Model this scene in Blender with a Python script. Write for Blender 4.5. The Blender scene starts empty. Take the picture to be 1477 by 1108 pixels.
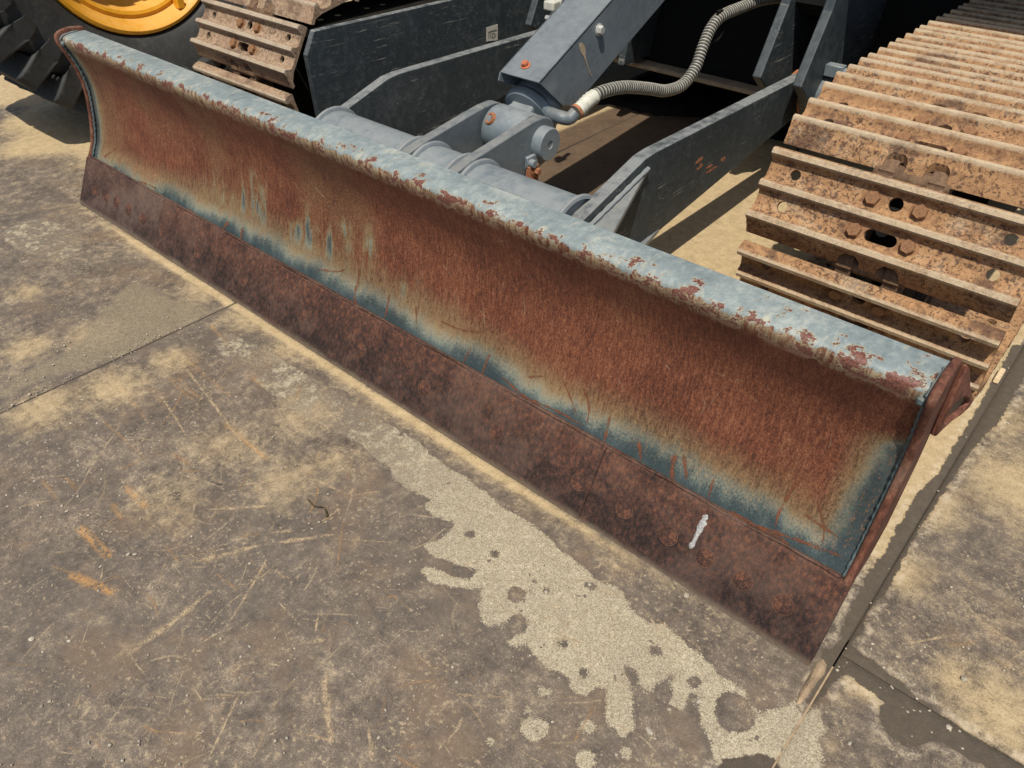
import bpy, bmesh, math, random
import numpy as np
from mathutils import Vector, Matrix
from math import radians, sin, cos, pi, sqrt
random.seed(7); rng = np.random.default_rng(7)
S = bpy.context.scene
COL = S.collection

# ------------------------------------------------------------------ camera, sky, sun, exposure
# axes: X along the blade, Y from the blade towards the machine, Z up, metres
CAM = np.array([2.6765, -0.832, 1.1461]); YAW, PITCH, ROLL, FPX = -0.7166, 0.6805, 0.0036, 1094.24
IW, IH = 1477.0, 1108.0
_f = np.array([sin(YAW)*cos(PITCH), cos(YAW)*cos(PITCH), -sin(PITCH)])
_r = np.array([cos(YAW), -sin(YAW), 0.0]); _u = np.cross(_r, _f)
RGT = cos(ROLL)*_r + sin(ROLL)*_u; UPV = -sin(ROLL)*_r + cos(ROLL)*_u
cam_d = bpy.data.cameras.new('camera'); cam = bpy.data.objects.new('camera', cam_d); COL.objects.link(cam)
M = Matrix((RGT, UPV, -_f)).transposed().to_4x4(); M.translation = Vector(CAM); cam.matrix_world = M
cam_d.sensor_fit = 'HORIZONTAL'; cam_d.sensor_width = 36.0; cam_d.lens = 36.0*FPX/IW
cam_d.clip_start = 0.02; cam_d.clip_end = 200.0
S.camera = cam
SUNV = Vector((0.24, -0.44, 1.0)).normalized()          # towards the sun
W = bpy.data.worlds.new('World'); S.world = W; W.use_nodes = True
wn = W.node_tree; wn.nodes.clear()
sky = wn.nodes.new('ShaderNodeTexSky'); sky.sky_type = 'NISHITA'; sky.sun_disc = False
sky.sun_elevation = math.asin(SUNV.z); sky.sun_rotation = math.atan2(SUNV.x, SUNV.y)
sky.dust_density = 2.0
bg = wn.nodes.new('ShaderNodeBackground'); bg.inputs[1].default_value = 0.085
wo = wn.nodes.new('ShaderNodeOutputWorld')
wn.links.new(sky.outputs[0], bg.inputs[0]); wn.links.new(bg.outputs[0], wo.inputs[0])
sl = bpy.data.lights.new('sun', 'SUN'); sl.energy = 4.0; sl.angle = radians(0.6); sl.color = (1.0, 0.93, 0.82)
so = bpy.data.objects.new('sun', sl); COL.objects.link(so)
so.rotation_euler = SUNV.to_track_quat('Z', 'Y').to_euler(); so.location = (4, -4, 6)
S.view_settings.view_transform = 'Standard'; S.view_settings.look = 'None'
S.view_settings.exposure = 0.24; S.view_settings.gamma = 1.0
S.view_settings.use_curve_mapping = False

def ray(x, y):
    return (x-IW/2)/FPX*RGT - (y-IH/2)/FPX*UPV + _f
def hit(x, y, ax, val):
    d = ray(x, y); return CAM + d*((val-CAM[ax])/d[ax])
def ground(x, y):
    return hit(x, y, 2, 0.0)[:2]

# ------------------------------------------------------------------ node helpers
class NB:
    def __init__(s, name):
        s.m = bpy.data.materials.new(name); s.m.use_nodes = True; s.t = s.m.node_tree; s.t.nodes.clear()
        s.out = s.t.nodes.new('ShaderNodeOutputMaterial'); s.b = s.t.nodes.new('ShaderNodeBsdfPrincipled')
        s.t.links.new(s.b.outputs[0], s.out.inputs[0])
        s.tc = s.t.nodes.new('ShaderNodeTexCoord').outputs['Object']; s.hts = []
    def n(s, k): return s.t.nodes.new(k)
    def put(s, sock, v):
        if isinstance(v, bpy.types.NodeSocket): s.t.links.new(v, sock)
        elif isinstance(v, (tuple, list)) and len(v) == 3 and sock.type == 'RGBA': sock.default_value = (*v, 1)
        else: sock.default_value = v
    def world(s): return s.n('ShaderNodeNewGeometry').outputs['Position']
    def map(s, scale=(1,1,1), rot=(0,0,0), loc=(0,0,0), v=None):
        n = s.n('ShaderNodeMapping'); s.put(n.inputs[0], s.tc if v is None else v)
        n.inputs['Scale'].default_value = scale; n.inputs['Rotation'].default_value = rot; n.inputs['Location'].default_value = loc
        return n.outputs[0]
    def noise(s, scale, det=4, rough=.55, v=None, dist=0, dim=None):
        n = s.n('ShaderNodeTexNoise'); s.put(n.inputs['Vector'], s.tc if v is None else v)
        n.inputs['Scale'].default_value = scale; n.inputs['Detail'].default_value = det
        n.inputs['Roughness'].default_value = rough; n.inputs['Distortion'].default_value = dist
        return n.outputs['Fac']
    def voro(s, scale, v=None, feat='F1', rnd=1.0):
        n = s.n('ShaderNodeTexVoronoi'); n.feature = feat; s.put(n.inputs['Vector'], s.tc if v is None else v)
        n.inputs['Scale'].default_value = scale; n.inputs['Randomness'].default_value = rnd
        return n.outputs['Distance']
    def vcell(s, scale, v=None):
        n = s.n('ShaderNodeTexVoronoi'); s.put(n.inputs['Vector'], s.tc if v is None else v)
        n.inputs['Scale'].default_value = scale
        return n.outputs['Color']
    def attr(s, name):
        n = s.n('ShaderNodeAttribute'); n.attribute_name = name; return n.outputs['Fac']
    def mth(s, op, a, b=0.0, c=None):
        n = s.n('ShaderNodeMath'); n.operation = op; s.put(n.inputs[0], a); s.put(n.inputs[1], b)
        if c is not None: s.put(n.inputs[2], c)
        return n.outputs[0]
    def add(s, a, b): return s.mth('ADD', a, b)
    def sub(s, a, b): return s.mth('SUBTRACT', a, b)
    def mul(s, a, b): return s.mth('MULTIPLY', a, b)
    def mx(s, a, b): return s.mth('MAXIMUM', a, b)
    def mn(s, a, b): return s.mth('MINIMUM', a, b)
    def ss(s, v, a, b):                                   # smooth 0..1 from a to b (a > b inverts)
        n = s.n('ShaderNodeMapRange'); n.interpolation_type = 'SMOOTHSTEP'; s.put(n.inputs[0], v)
        if a <= b: n.inputs[1].default_value, n.inputs[2].default_value, n.inputs[3].default_value, n.inputs[4].default_value = a, b, 0, 1
        else: n.inputs[1].default_value, n.inputs[2].default_value, n.inputs[3].default_value, n.inputs[4].default_value = b, a, 1, 0
        return n.outputs[0]
    def xyz(s, v=None):
        n = s.n('ShaderNodeSeparateXYZ'); s.put(n.inputs[0], s.tc if v is None else v); return n.outputs
    def mix(s, f, a, b, mode='MIX'):
        n = s.n('ShaderNodeMix'); n.data_type = 'RGBA'; n.blend_type = mode
        s.put(n.inputs[0], f); s.put(n.inputs[6], a); s.put(n.inputs[7], b); return n.outputs[2]
    def ramp(s, f, pts):
        n = s.n('ShaderNodeValToRGB'); e = n.color_ramp.elements
        while len(e) < len(pts): e.new(0.5)
        for i, (p, c) in enumerate(pts): e[i].position = p; e[i].color = (*c, 1)
        s.put(n.inputs[0], f); return n.outputs[0]
    def done(s, col, rough=.6, metal=0.0, bump=None, bd=.002, bs=.6, spec=.4):
        s.put(s.b.inputs['Base Color'], col); s.put(s.b.inputs['Roughness'], rough); s.put(s.b.inputs['Metallic'], metal)
        s.b.inputs['Specular IOR Level'].default_value = spec
        if bump is not None:
            n = s.n('ShaderNodeBump'); n.inputs['Distance'].default_value = bd; n.inputs['Strength'].default_value = bs
            s.put(n.inputs['Height'], bump); s.t.links.new(n.outputs[0], s.b.inputs['Normal'])
        return s.m

# ------------------------------------------------------------------ materials
def scratch_lines(b, scale, thr, seeds, v=None, stretch=28):
    """thin broken straight marks in several directions"""
    acc = None
    for i, ang in enumerate(seeds):
        m = b.map(scale=(scale, scale*stretch, scale), rot=(0, 0, radians(ang)), loc=(i*3.1, i*7.7, 0), v=v)
        x = b.ss(b.noise(1.0, 1.5, .4, m), thr, thr+.025)
        acc = x if acc is None else b.mx(acc, x)
    return acc

def mat_plate():
    b = NB('steel_plate')
    wpos = b.world()
    n1 = b.noise(1.6, 5, .6, wpos); n2 = b.noise(9, 6, .65, wpos); n3 = b.noise(60, 5, .7, wpos); n4 = b.noise(420, 3, .6, wpos)
    fine = b.noise(900, 2, .6, wpos)
    g1 = b.noise(34, 10, .78, wpos); g2 = b.noise(7, 12, .74, wpos)
    steel = b.ramp(b.add(b.mul(g2, .34), b.add(b.mul(g1, .42), b.mul(n4, .24))), [(.38, (.046, .036, .028)), (.46, (.105, .084, .065)), (.53, (.162, .130, .099)), (.61, (.34, .272, .192))])
    steel = b.mix(b.mul(b.ss(n1, .45, .62), .30), steel, (.105, .092, .078))
    steel = b.mix(b.mul(b.ss(b.noise(5, 10, .75, wpos), .51, .62), .5), steel, (.19, .130, .082))
    dw = b.attr('dust')
    stk = b.add(b.mul(b.noise(1.0, 8, .74, b.map(scale=(5, 42, 1), rot=(0, 0, radians(10)), v=wpos)), .5), b.mul(b.noise(1.0, 8, .74, b.map(scale=(36, 6, 1), rot=(0, 0, radians(24)), loc=(3, 1, 0), v=wpos)), .5))
    dn = b.add(b.mul(g2, .30), b.add(b.mul(stk, .42), b.add(b.mul(g1, .36), b.mul(n4, .12))))
    dust = b.ss(b.add(dn, b.mul(dw, .42)), .735, .93)
    dcol = b.ramp(b.add(b.mul(g1, .55), b.mul(n4, .45)), [(.36, (.29, .215, .118)), (.5, (.44, .335, .185)), (.64, (.58, .45, .26))])
    col = b.mix(b.mul(dust, b.add(.50, b.mul(b.ss(dw, .55, .9), .42))), steel, dcol)
    # pale specks and crumbs of dust
    sp = b.ss(b.noise(120, 6, .75, wpos), .55, .63); sp = b.mul(sp, b.ss(b.add(b.mul(b.noise(9, 6, .7, wpos), .6), b.mul(stk, .4)), .42, .56))
    col = b.mix(b.mul(sp, .7), col, (.43, .34, .215))
    dk = b.ss(b.noise(160, 6, .72, wpos), .58, .64)
    col = b.mix(b.mul(dk, .45), col, (.06, .05, .042))
    # darker brown ground between the push arms
    so_ = b.ss(b.add(b.attr('dark_ground'), b.mul(b.sub(n2, .5), .5)), .35, .75)
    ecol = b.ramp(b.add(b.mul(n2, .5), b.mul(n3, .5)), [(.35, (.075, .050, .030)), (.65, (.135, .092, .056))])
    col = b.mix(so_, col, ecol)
    # traced long scratches and orange rubs
    wob = b.mul(b.sub(b.noise(70, 4, .7, wpos), .5), .016)
    brk = b.ss(b.noise(45, 4, .7, wpos), .40, .55)
    orn = b.mul(b.ss(b.add(b.attr('orange'), b.mul(wob, 2.0)), .004, -.008), b.ss(b.noise(70, 8, .78, wpos), .42, .56))
    col = b.mix(b.mul(orn, .80), col, (.52, .27, .075))
    # sand with a crisp dried edge
    sdn = b.add(b.attr('sand'), b.mul(b.sub(b.noise(38, 4, .6, wpos), .5), .022))
    sdn = b.add(sdn, b.mul(b.sub(b.noise(230, 2, .6, wpos), .5), .005))
    cell = b.vcell(620, wpos)
    grain = b.n('ShaderNodeSeparateColor'); b.put(grain.inputs[0], cell)
    sdn = b.add(sdn, b.mul(b.sub(grain.outputs[2], .5), .0055)); sdn = b.add(sdn, b.mul(b.ss(b.noise(26, 3, .6, wpos), .66, .73), .05))
    sand = b.ss(sdn, .0012, -.0012)
    scol = b.ramp(b.add(b.mul(grain.outputs[0], .62), b.mul(n3, .38)), [(.10, (.165, .135, .095)), (.38, (.335, .285, .195)), (.65, (.445, .385, .27)), (.95, (.62, .555, .41))])
    sandthin = b.ss(b.add(b.mul(g1, .6), b.mul(g2, .6)), .66, .52)
    sx_ = b.xyz(wpos)[0]; sparse = b.mul(b.ss(sx_, 2.0, 1.5), b.ss(b.add(b.mul(g1, .6), b.mul(g2, .5)), .47, .58))
    sand = b.mul(sand, b.sub(1.0, sparse))
    col = b.mix(b.mul(sand, b.add(.80, b.mul(sandthin, .2))), col, scol)
    edge = b.mul(b.mul(b.ss(b.mth('ABSOLUTE', b.sub(sdn, .0035)), .004, .0), .30), b.ss(sx_, 1.5, 1.9))
    col = b.mix(edge, col, (.085, .07, .055))
    # wet silt lying in the seams
    wd = b.add(b.sub(b.attr('wet'), .005), b.mul(b.sub(b.noise(42, 5, .7, wpos), .5), .026))
    wet = b.ss(wd, .0015, -.0015)
    wcol = b.ramp(b.add(b.mul(n4, .5), b.mul(n3, .5)), [(.3, (.060, .048, .034)), (.55, (.092, .074, .053)), (.75, (.135, .110, .080))])
    col = b.mix(wet, col, wcol)
    rim = b.mul(b.ss(b.mth('ABSOLUTE', b.sub(wd, .010)), .010, .001), b.mul(b.ss(g1, .44, .58), .55))
    col = b.mix(rim, col, (.50, .42, .30))
    # darker sand wedge on the left plate
    dsd = b.add(b.attr('dark_sand'), b.mul(b.sub(b.noise(16, 5, .7, wpos), .5), .09))
    dark_sand = b.ss(dsd, .012, -.02)
    dcol2 = b.ramp(b.add(b.mul(grain.outputs[1], .5), b.mul(n3, .5)), [(.2, (.115, .092, .062)), (.5, (.205, .168, .112)), (.85, (.34, .285, .19))])
    col = b.mix(b.mul(dark_sand, .85), col, dcol2)
    rough = b.add(.58, b.mul(b.mx(dust, b.mx(sand, wet)), .3))
    h = b.add(b.mul(g1, 1.3), b.mul(n4, .4)); h = b.add(h, b.mul(fine, .2))
    h = b.add(h, b.mul(sand, b.add(.5, b.mul(grain.outputs[0], .9)))); h = b.add(h, b.mul(dust, .35))
    return b.done(col, rough, 0.0, h, .0016, .75, .35)

def mat_soil(name='soil', dark=(.10, .07, .045), light=(.30, .21, .125), sc=6):
    b = NB(name); n1 = b.noise(sc, 6, .7); n2 = b.noise(sc*14, 5, .7)
    col = b.ramp(b.add(b.mul(n1, .5), b.mul(n2, .5)), [(.35, dark), (.65, light)])
    return b.done(col, .9, 0, b.add(n1, n2), .012, .9, .25)

def mat_mold():
    b = NB('blade_face')
    X, Y, Z = b.xyz(); v = b.attr('v')
    comb = b.n('ShaderNodeCombineXYZ'); b.put(comb.inputs[0], X); b.put(comb.inputs[1], v); P = comb.outputs[0]
    def vs(sx, sy, det=4, rough=.6, off=0):
        return b.noise(1.0, det, rough, b.map(scale=(sx, sy, 1), loc=(off, off*2, off), v=P))
    strk = vs(95, 9, 5, .65); strk2 = vs(34, 3.2, 4, .6, 3); blob = vs(7, 5, 5, .6, 5); big = vs(2.2, 1.6, 3, .5, 9)
    grit = vs(260, 120, 4, .65, 2); fine = vs(620, 330, 3, .6, 4)
    # slanted brush marks
    def sl2(sx, sy, ang, det, off):
        return b.noise(1.0, det, .72, b.map(scale=(sx, sy, 1), rot=(0, 0, radians(ang)), loc=(off, off, 0), v=P))
    sl_ = sl2(210, 60, -16, 6, 0); sl3 = sl2(120, 22, -13, 5, 3)
    spk = vs(330, 190, 6, .75, 6)
    tone = b.add(b.add(b.mul(spk, .34), b.mul(sl_, .28)), b.add(b.add(b.mul(blob, .14), b.mul(sl3, .20)), b.mul(fine, .10)))
    rust = b.ramp(tone, [(.415, (.017, .0055, .0038)), (.475, (.066, .020, .010)), (.535, (.145, .045, .021)), (.62, (.29, .118, .056))])
    rust = b.mix(b.mul(b.ss(b.add(b.mul(big, .5), b.add(b.mul(blob, .3), b.mul(sl3, .25))), .49, .60), .45), rust, b.mix(b.ss(spk, .42, .58), (.075, .042, .018), (.185, .125, .058)))
    # shade under the lip put into the rust colour, stronger to the right
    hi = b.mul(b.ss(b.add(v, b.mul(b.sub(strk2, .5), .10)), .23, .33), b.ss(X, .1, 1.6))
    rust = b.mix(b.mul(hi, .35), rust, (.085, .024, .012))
    # paint showing low down: teal, through olive/cream to rust
    pal = b.ramp(b.add(b.mul(strk, .5), b.mul(blob, .5)), [(.35, (.045, .070, .074)), (.55, (.100, .134, .132)), (.72, (.20, .235, .20))])
    wav = b.add(b.mul(b.sub(strk2, .5), .045), b.mul(b.sub(strk, .5), .012))
    wav = b.add(wav, b.mul(b.sub(blob, .5), .09)); wav = b.add(wav, b.mul(b.sub(spk, .5), .05))
    wav = b.add(wav, b.mul(b.ss(X, .75, .25), .030))
    low = b.add(v, wav)                                           # metres up the face
    mid = b.mul(b.mul(b.ss(X, .45, .95), b.ss(X, 1.95, 1.25)), b.mul(b.ss(v, .05, .14), b.ss(v, .30, .2)))
    low = b.sub(low, b.mul(mid, b.mul(b.ss(b.add(b.mul(strk2, .5), b.mul(blob, .5)), .42, .62), .16)))
    # right edge beside the end plate
    redge = b.add(b.sub(2.575, X), b.mul(b.sub(blob, .5), .10))
    low = b.mn(low, b.add(b.add(b.mul(redge, 1.5), .012), b.mul(b.ss(v, .24, .34), .2)))
    ledge = b.add(b.sub(X, .018), b.mul(b.sub(strk, .5), .01)); low = b.mn(low, b.mul(ledge, 1.6))
    cream = b.ss(low, .132, .050)
    olive = b.mix(b.ss(tone, .43, .58), (.075, .038, .017), (.235, .175, .088))
    col = b.mix(b.mul(cream, .80), rust, olive)
    paint = b.mul(b.ss(low, .074, .030), b.sub(1.0, b.mul(b.ss(b.add(b.mul(sl3, .4), b.mul(spk, .7)), .61, .68), b.ss(v, .01, .05))))
    pale = b.mix(b.ss(b.add(b.mul(spk, .6), b.mul(blob, .4)), .42, .60), (.100, .125, .105), (.265, .300, .235))
    teal = b.mix(b.ss(low, .018, .060), b.mix(b.ss(b.add(b.mul(blob, .7), b.mul(spk, .3)), .4, .6), (.026, .040, .043), (.066, .088, .088)), pale)
    col = b.mix(paint, col, teal)
    spt = b.mul(b.ss(b.add(spk, b.mul(sl3, .5)), .80, .86), b.ss(v, .02, .06)); col = b.mix(b.mul(b.mul(spt, paint), .8), col, (.16, .062, .028))
    # painted lip on top with torn edge
    up = b.add(b.sub(v, .0300), b.add(b.mul(b.sub(vs(16, 8, 5, .65, 21), .5), .050), b.mul(b.sub(strk, .5), .022)))
    lip = b.ss(up, .3575, .3605)
    halo = b.ss(up, .330, .358)
    col = b.mix(b.mul(halo, b.mul(b.ss(strk, .38, .6), .85)), col, (.33, .27, .165))
    lp = b.ramp(b.add(b.mul(vs(60, 40, 9, .76, 8), .6), b.mul(blob, .4)), [(.36, (.130, .165, .172)), (.5, (.205, .245, .245)), (.64, (.36, .385, .35))])
    lp = b.mix(b.mul(b.ss(vs(30, 14, 5, .7, 31), .55, .68), .55), lp, (.46, .44, .33))
    col = b.mix(lip, col, lp)
    # chips through the lip paint, mostly along the lower edge and to the right
    chp = b.add(vs(26, 30, 7, .72, 41), b.mul(b.ss(v, .445, .385), .13)); chp = b.add(chp, b.mul(b.ss(X, 1.9, 2.6), .03))
    chip = b.mul(b.ss(chp, .660, .672), b.ss(v, .355, .375))
    ch2 = b.mul(b.ss(chp, .628, .660), b.ss(v, .355, .375))
    col = b.mix(b.mul(ch2, .7), col, (.46, .38, .24))
    col = b.mix(chip, col, b.mix(b.ss(spk, .42, .58), (.085, .034, .026), (.20, .080, .055)))
    pm = b.mx(paint, lip)
    rough = b.sub(.78, b.mul(pm, .30))
    h = b.add(b.mul(spk, 1.5), b.mul(fine, .4)); h = b.add(b.mul(h, b.sub(1.0, b.mul(pm, .75))), b.mul(pm, .9)); h = b.sub(h, b.mul(chip, .8))
    return b.done(col, rough, 0, h, .0012, .8, .4)

def mat_rust(name, stops, spot=None, scale=1.0, dusty=None, dz=.5, bd=.0014, redtop=False):
    b = NB(name); wp = b.tc
    n1 = b.noise(14*scale, 9, .75, wp); n3 = b.noise(420*scale, 3, .6, wp); n0 = b.noise(4*scale, 4, .6, wp)
    n2 = b.noise(1.0, 7, .74, b.map(scale=(120*scale, 120*scale, 48*scale)))
    t = b.add(b.add(b.mul(n1, .30), b.mul(n2, .46)), b.add(b.mul(n3, .12), b.mul(n0, .12)))
    if redtop:
        t = b.add(t, b.mul(b.sub(b.ss(b.xyz()[2], .02, .13), .55), .055))
    col = b.ramp(t, stops)
    if redtop:
        col = b.mix(b.mul(b.ss(b.add(b.xyz()[2], b.mul(b.sub(n1, .5), .03)), .016, -.004), .75), col, (.19, .150, .105))
    if spot:
        v = b.add(b.voro(58*scale, b.map(scale=(1, 1, 1))), b.mul(b.sub(n2, .5), .55))
        s = b.mul(b.ss(v, .34, .26), b.ss(b.add(b.mul(n1, .6), b.mul(n0, .4)), .44, .56))
        col = b.mix(b.mul(s, .8), col, spot)
    if dusty:
        col = b.mix(b.mul(b.ss(b.add(b.mul(n1, .6), b.mul(n0, .5)), .50, .66), dz), col, dusty)
    h = b.add(b.mul(n2, .6), b.mul(n3, .5))
    return b.done(col, .82, 0, h, bd, .8, .3)

def mat_shoe(name, ochre, mid, dark, dust):
    b = NB(name)
    oi = b.n('ShaderNodeObjectInfo'); rnd = oi.outputs['Random']
    offs = b.n('ShaderNodeVectorMath'); offs.operation = 'ADD'; b.put(offs.inputs[0], b.tc)
    cb = b.n('ShaderNodeCombineXYZ'); b.put(cb.inputs[0], b.mul(rnd, 19.0)); b.put(cb.inputs[1], b.mul(rnd, 7.0)); b.put(offs.inputs[1], cb.outputs[0])
    wp = offs.outputs[0]; X, s_, nn = b.xyz()
    n0 = b.noise(6, 4, .6, wp); n1 = b.noise(22, 9, .72, wp); n2 = b.noise(95, 8, .76, wp); n3 = b.noise(500, 3, .6, wp)
    t = b.add(b.add(b.mul(n1, .30), b.mul(n2, .44)), b.add(b.mul(n3, .12), b.mul(n0, .14)))
    col = b.ramp(t, [(.41, mid), (.49, ochre), (.60, tuple(min(1, c*1.4) for c in ochre))])
    vo = b.add(b.noise(130, 4, .65, wp, .6), b.mul(b.sub(n0, .5), .35))
    spots = b.mul(b.ss(vo, .555, .60), b.ss(b.add(b.mul(n1, .5), b.mul(n0, .5)), .40, .52))
    col = b.mix(b.mul(spots, .85), col, dark)
    col = b.mix(b.mul(b.ss(b.add(b.noise(8, 9, .74, wp), b.mul(b.sub(n2, .5), .3)), .53, .61), .70), col, dark)
    # worn pale grouser crests
    crest = b.ss(b.add(nn, b.mul(b.sub(n2, .5), .010)), .0545, .0605)
    pit = b.ss(b.voro(150, wp), .22, .12)
    ccol = b.mix(b.mul(pit, .6), dust, (.16, .105, .06))
    col = b.mix(b.mul(crest, b.add(.50, b.mul(b.ss(n1, .38, .56), .45))), col, ccol)
    dus = b.ss(b.add(b.mul(n0, .5), b.mul(n1, .5)), .52, .66)
    col = b.mix(b.mul(dus, .45), col, dust)
    h = b.add(b.mul(n2, 1.2), b.add(b.mul(n3, .4), b.mul(spots, -.3)))
    return b.done(col, .85, 0, h, .0018, .9, .3)

def mat_paint(name, base, dustc=(.30, .27, .22), dust=.35, rust=.12, rough=.36, scr=.5, spec=.5):
    b = NB(name); wp = b.world(); n1 = b.noise(5, 5, .6, wp); n2 = b.noise(38, 5, .65, wp); n3 = b.noise(230, 4, .6, wp)
    col = b.ramp(b.add(b.mul(n1, .5), b.mul(n2, .5)), [(.35, tuple(c*.82 for c in base)), (.65, tuple(c*1.15 for c in base))])
    g = b.n('ShaderNodeNewGeometry'); nz = b.xyz(g.outputs['Normal'])[2]
    d = b.mx(b.mul(b.ss(b.add(b.mul(n2, .6), b.mul(n1, .4)), .46, .68), .22), b.mul(b.ss(b.add(b.mul(n2, .6), b.mul(n1, .4)), .30, .58), b.ss(nz, .3, .85)))
    col = b.mix(b.mul(d, dust), col, dustc)
    s = None
    for i, a in enumerate(((20, 35, 0), (70, 10, 50), (-35, 60, 15), (5, -50, 80))):
        m = b.map(scale=(5, 160, 160) if i % 2 else (160, 6, 160), rot=tuple(radians(q) for q in a), loc=(i*2.7, i*1.3, i*4.1), v=wp)
        x = b.ss(b.noise(1.0, 1.5, .5, m, 1.2), .70, .725); s = x if s is None else b.mx(s, x)
    s = b.mul(s, b.mul(b.ss(b.noise(7, 3, .6, wp), .44, .58), 1.0 if max(base) > .02 else .1))
    col = b.mix(b.mul(s, scr), col, (.34, .33, .28))
    sp = b.ss(b.noise(330, 2, .5, wp), .68, .74); col = b.mix(b.mul(sp, .7), col, dustc)
    r = b.ss(b.noise(17, 6, .75, wp), .685, .70)
    col = b.mix(b.mul(r, min(1, rust*6)), col, (.30, .115, .045))
    ro = b.add(rough, b.mul(b.mx(d, r), .3))
    return b.done(col, ro, 0, b.add(b.mul(n3, .5), b.mul(n2, .3)), .0006, .5, spec)

def mat_plain(name, col, rough=.6, metal=0, var=.25, sc=40, bump=.0006, spec=.4):
    b = NB(name); n = b.add(b.mul(b.noise(sc, 5, .65), .6), b.mul(b.noise(sc*7, 4, .6), .4))
    c = b.ramp(n, [(.35, tuple(x*(1-var) for x in col)), (.65, tuple(min(1, x*(1+var)) for x in col))])
    return b.done(c, rough, metal, n, bump, .6, spec)

def mat_tyre():
    b = NB('tyre_rubber'); n1 = b.noise(6, 5, .6); n2 = b.noise(60, 5, .7); n3 = b.noise(300, 3, .6)
    col = b.ramp(b.add(b.mul(n1, .5), b.mul(n2, .5)), [(.36, (.020, .021, .021)), (.55, (.036, .037, .035)), (.72, (.085, .078, .062))])
    return b.done(col, .62, 0, b.add(n2, n3), .001, .6, .35)

def mat_hose():
    b = NB('hose_guard'); r = b.attr('ridge'); n = b.noise(60, 4, .6)
    col = b.mix(b.ss(r, .35, .75), (.045, .043, .038), b.mix(b.ss(n, .4, .65), (.36, .36, .32), (.25, .235, .19)))
    return b.done(col, .6, 0, n, .0004, .5, .4)

def mat_label():
    b = NB('printed_label'); g = b.n('ShaderNodeTexCoord').outputs['Object']; X, Y, Z = b.xyz(g)
    n = b.noise(120, 3, .6)
    col = b.mix(b.ss(n, .55, .7), (.50, .49, .42), (.36, .33, .26))
    return b.done(col, .6, 0, n, .0002, .4, .3)

def mat_scuff(nm='scuff', solid=0.0, c0=((.36, .28, .18), (.52, .42, .28)), c1=((.30, .16, .07), (.46, .27, .12))):
    b = NB(nm); wp = b.world(); u = b.attr('across'); k = b.attr('tone')
    n2 = b.noise(55, 4, .7, wp); n3 = b.noise(300, 3, .65, wp)
    col = b.mix(k, b.mix(n3, *c0), b.mix(n3, *c1))
    a = b.mul(b.ss(b.add(u, b.mul(b.sub(n3, .5), 1.3)), .95, .25), b.ss(b.add(b.add(b.mul(n2, .5), b.mul(n3, .5)), solid), .40, .60))
    b.put(b.b.inputs['Alpha'], b.mul(a, b.attr('power')))
    return b.done(col, .85, 0, None, 0, 0, .2)

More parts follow.
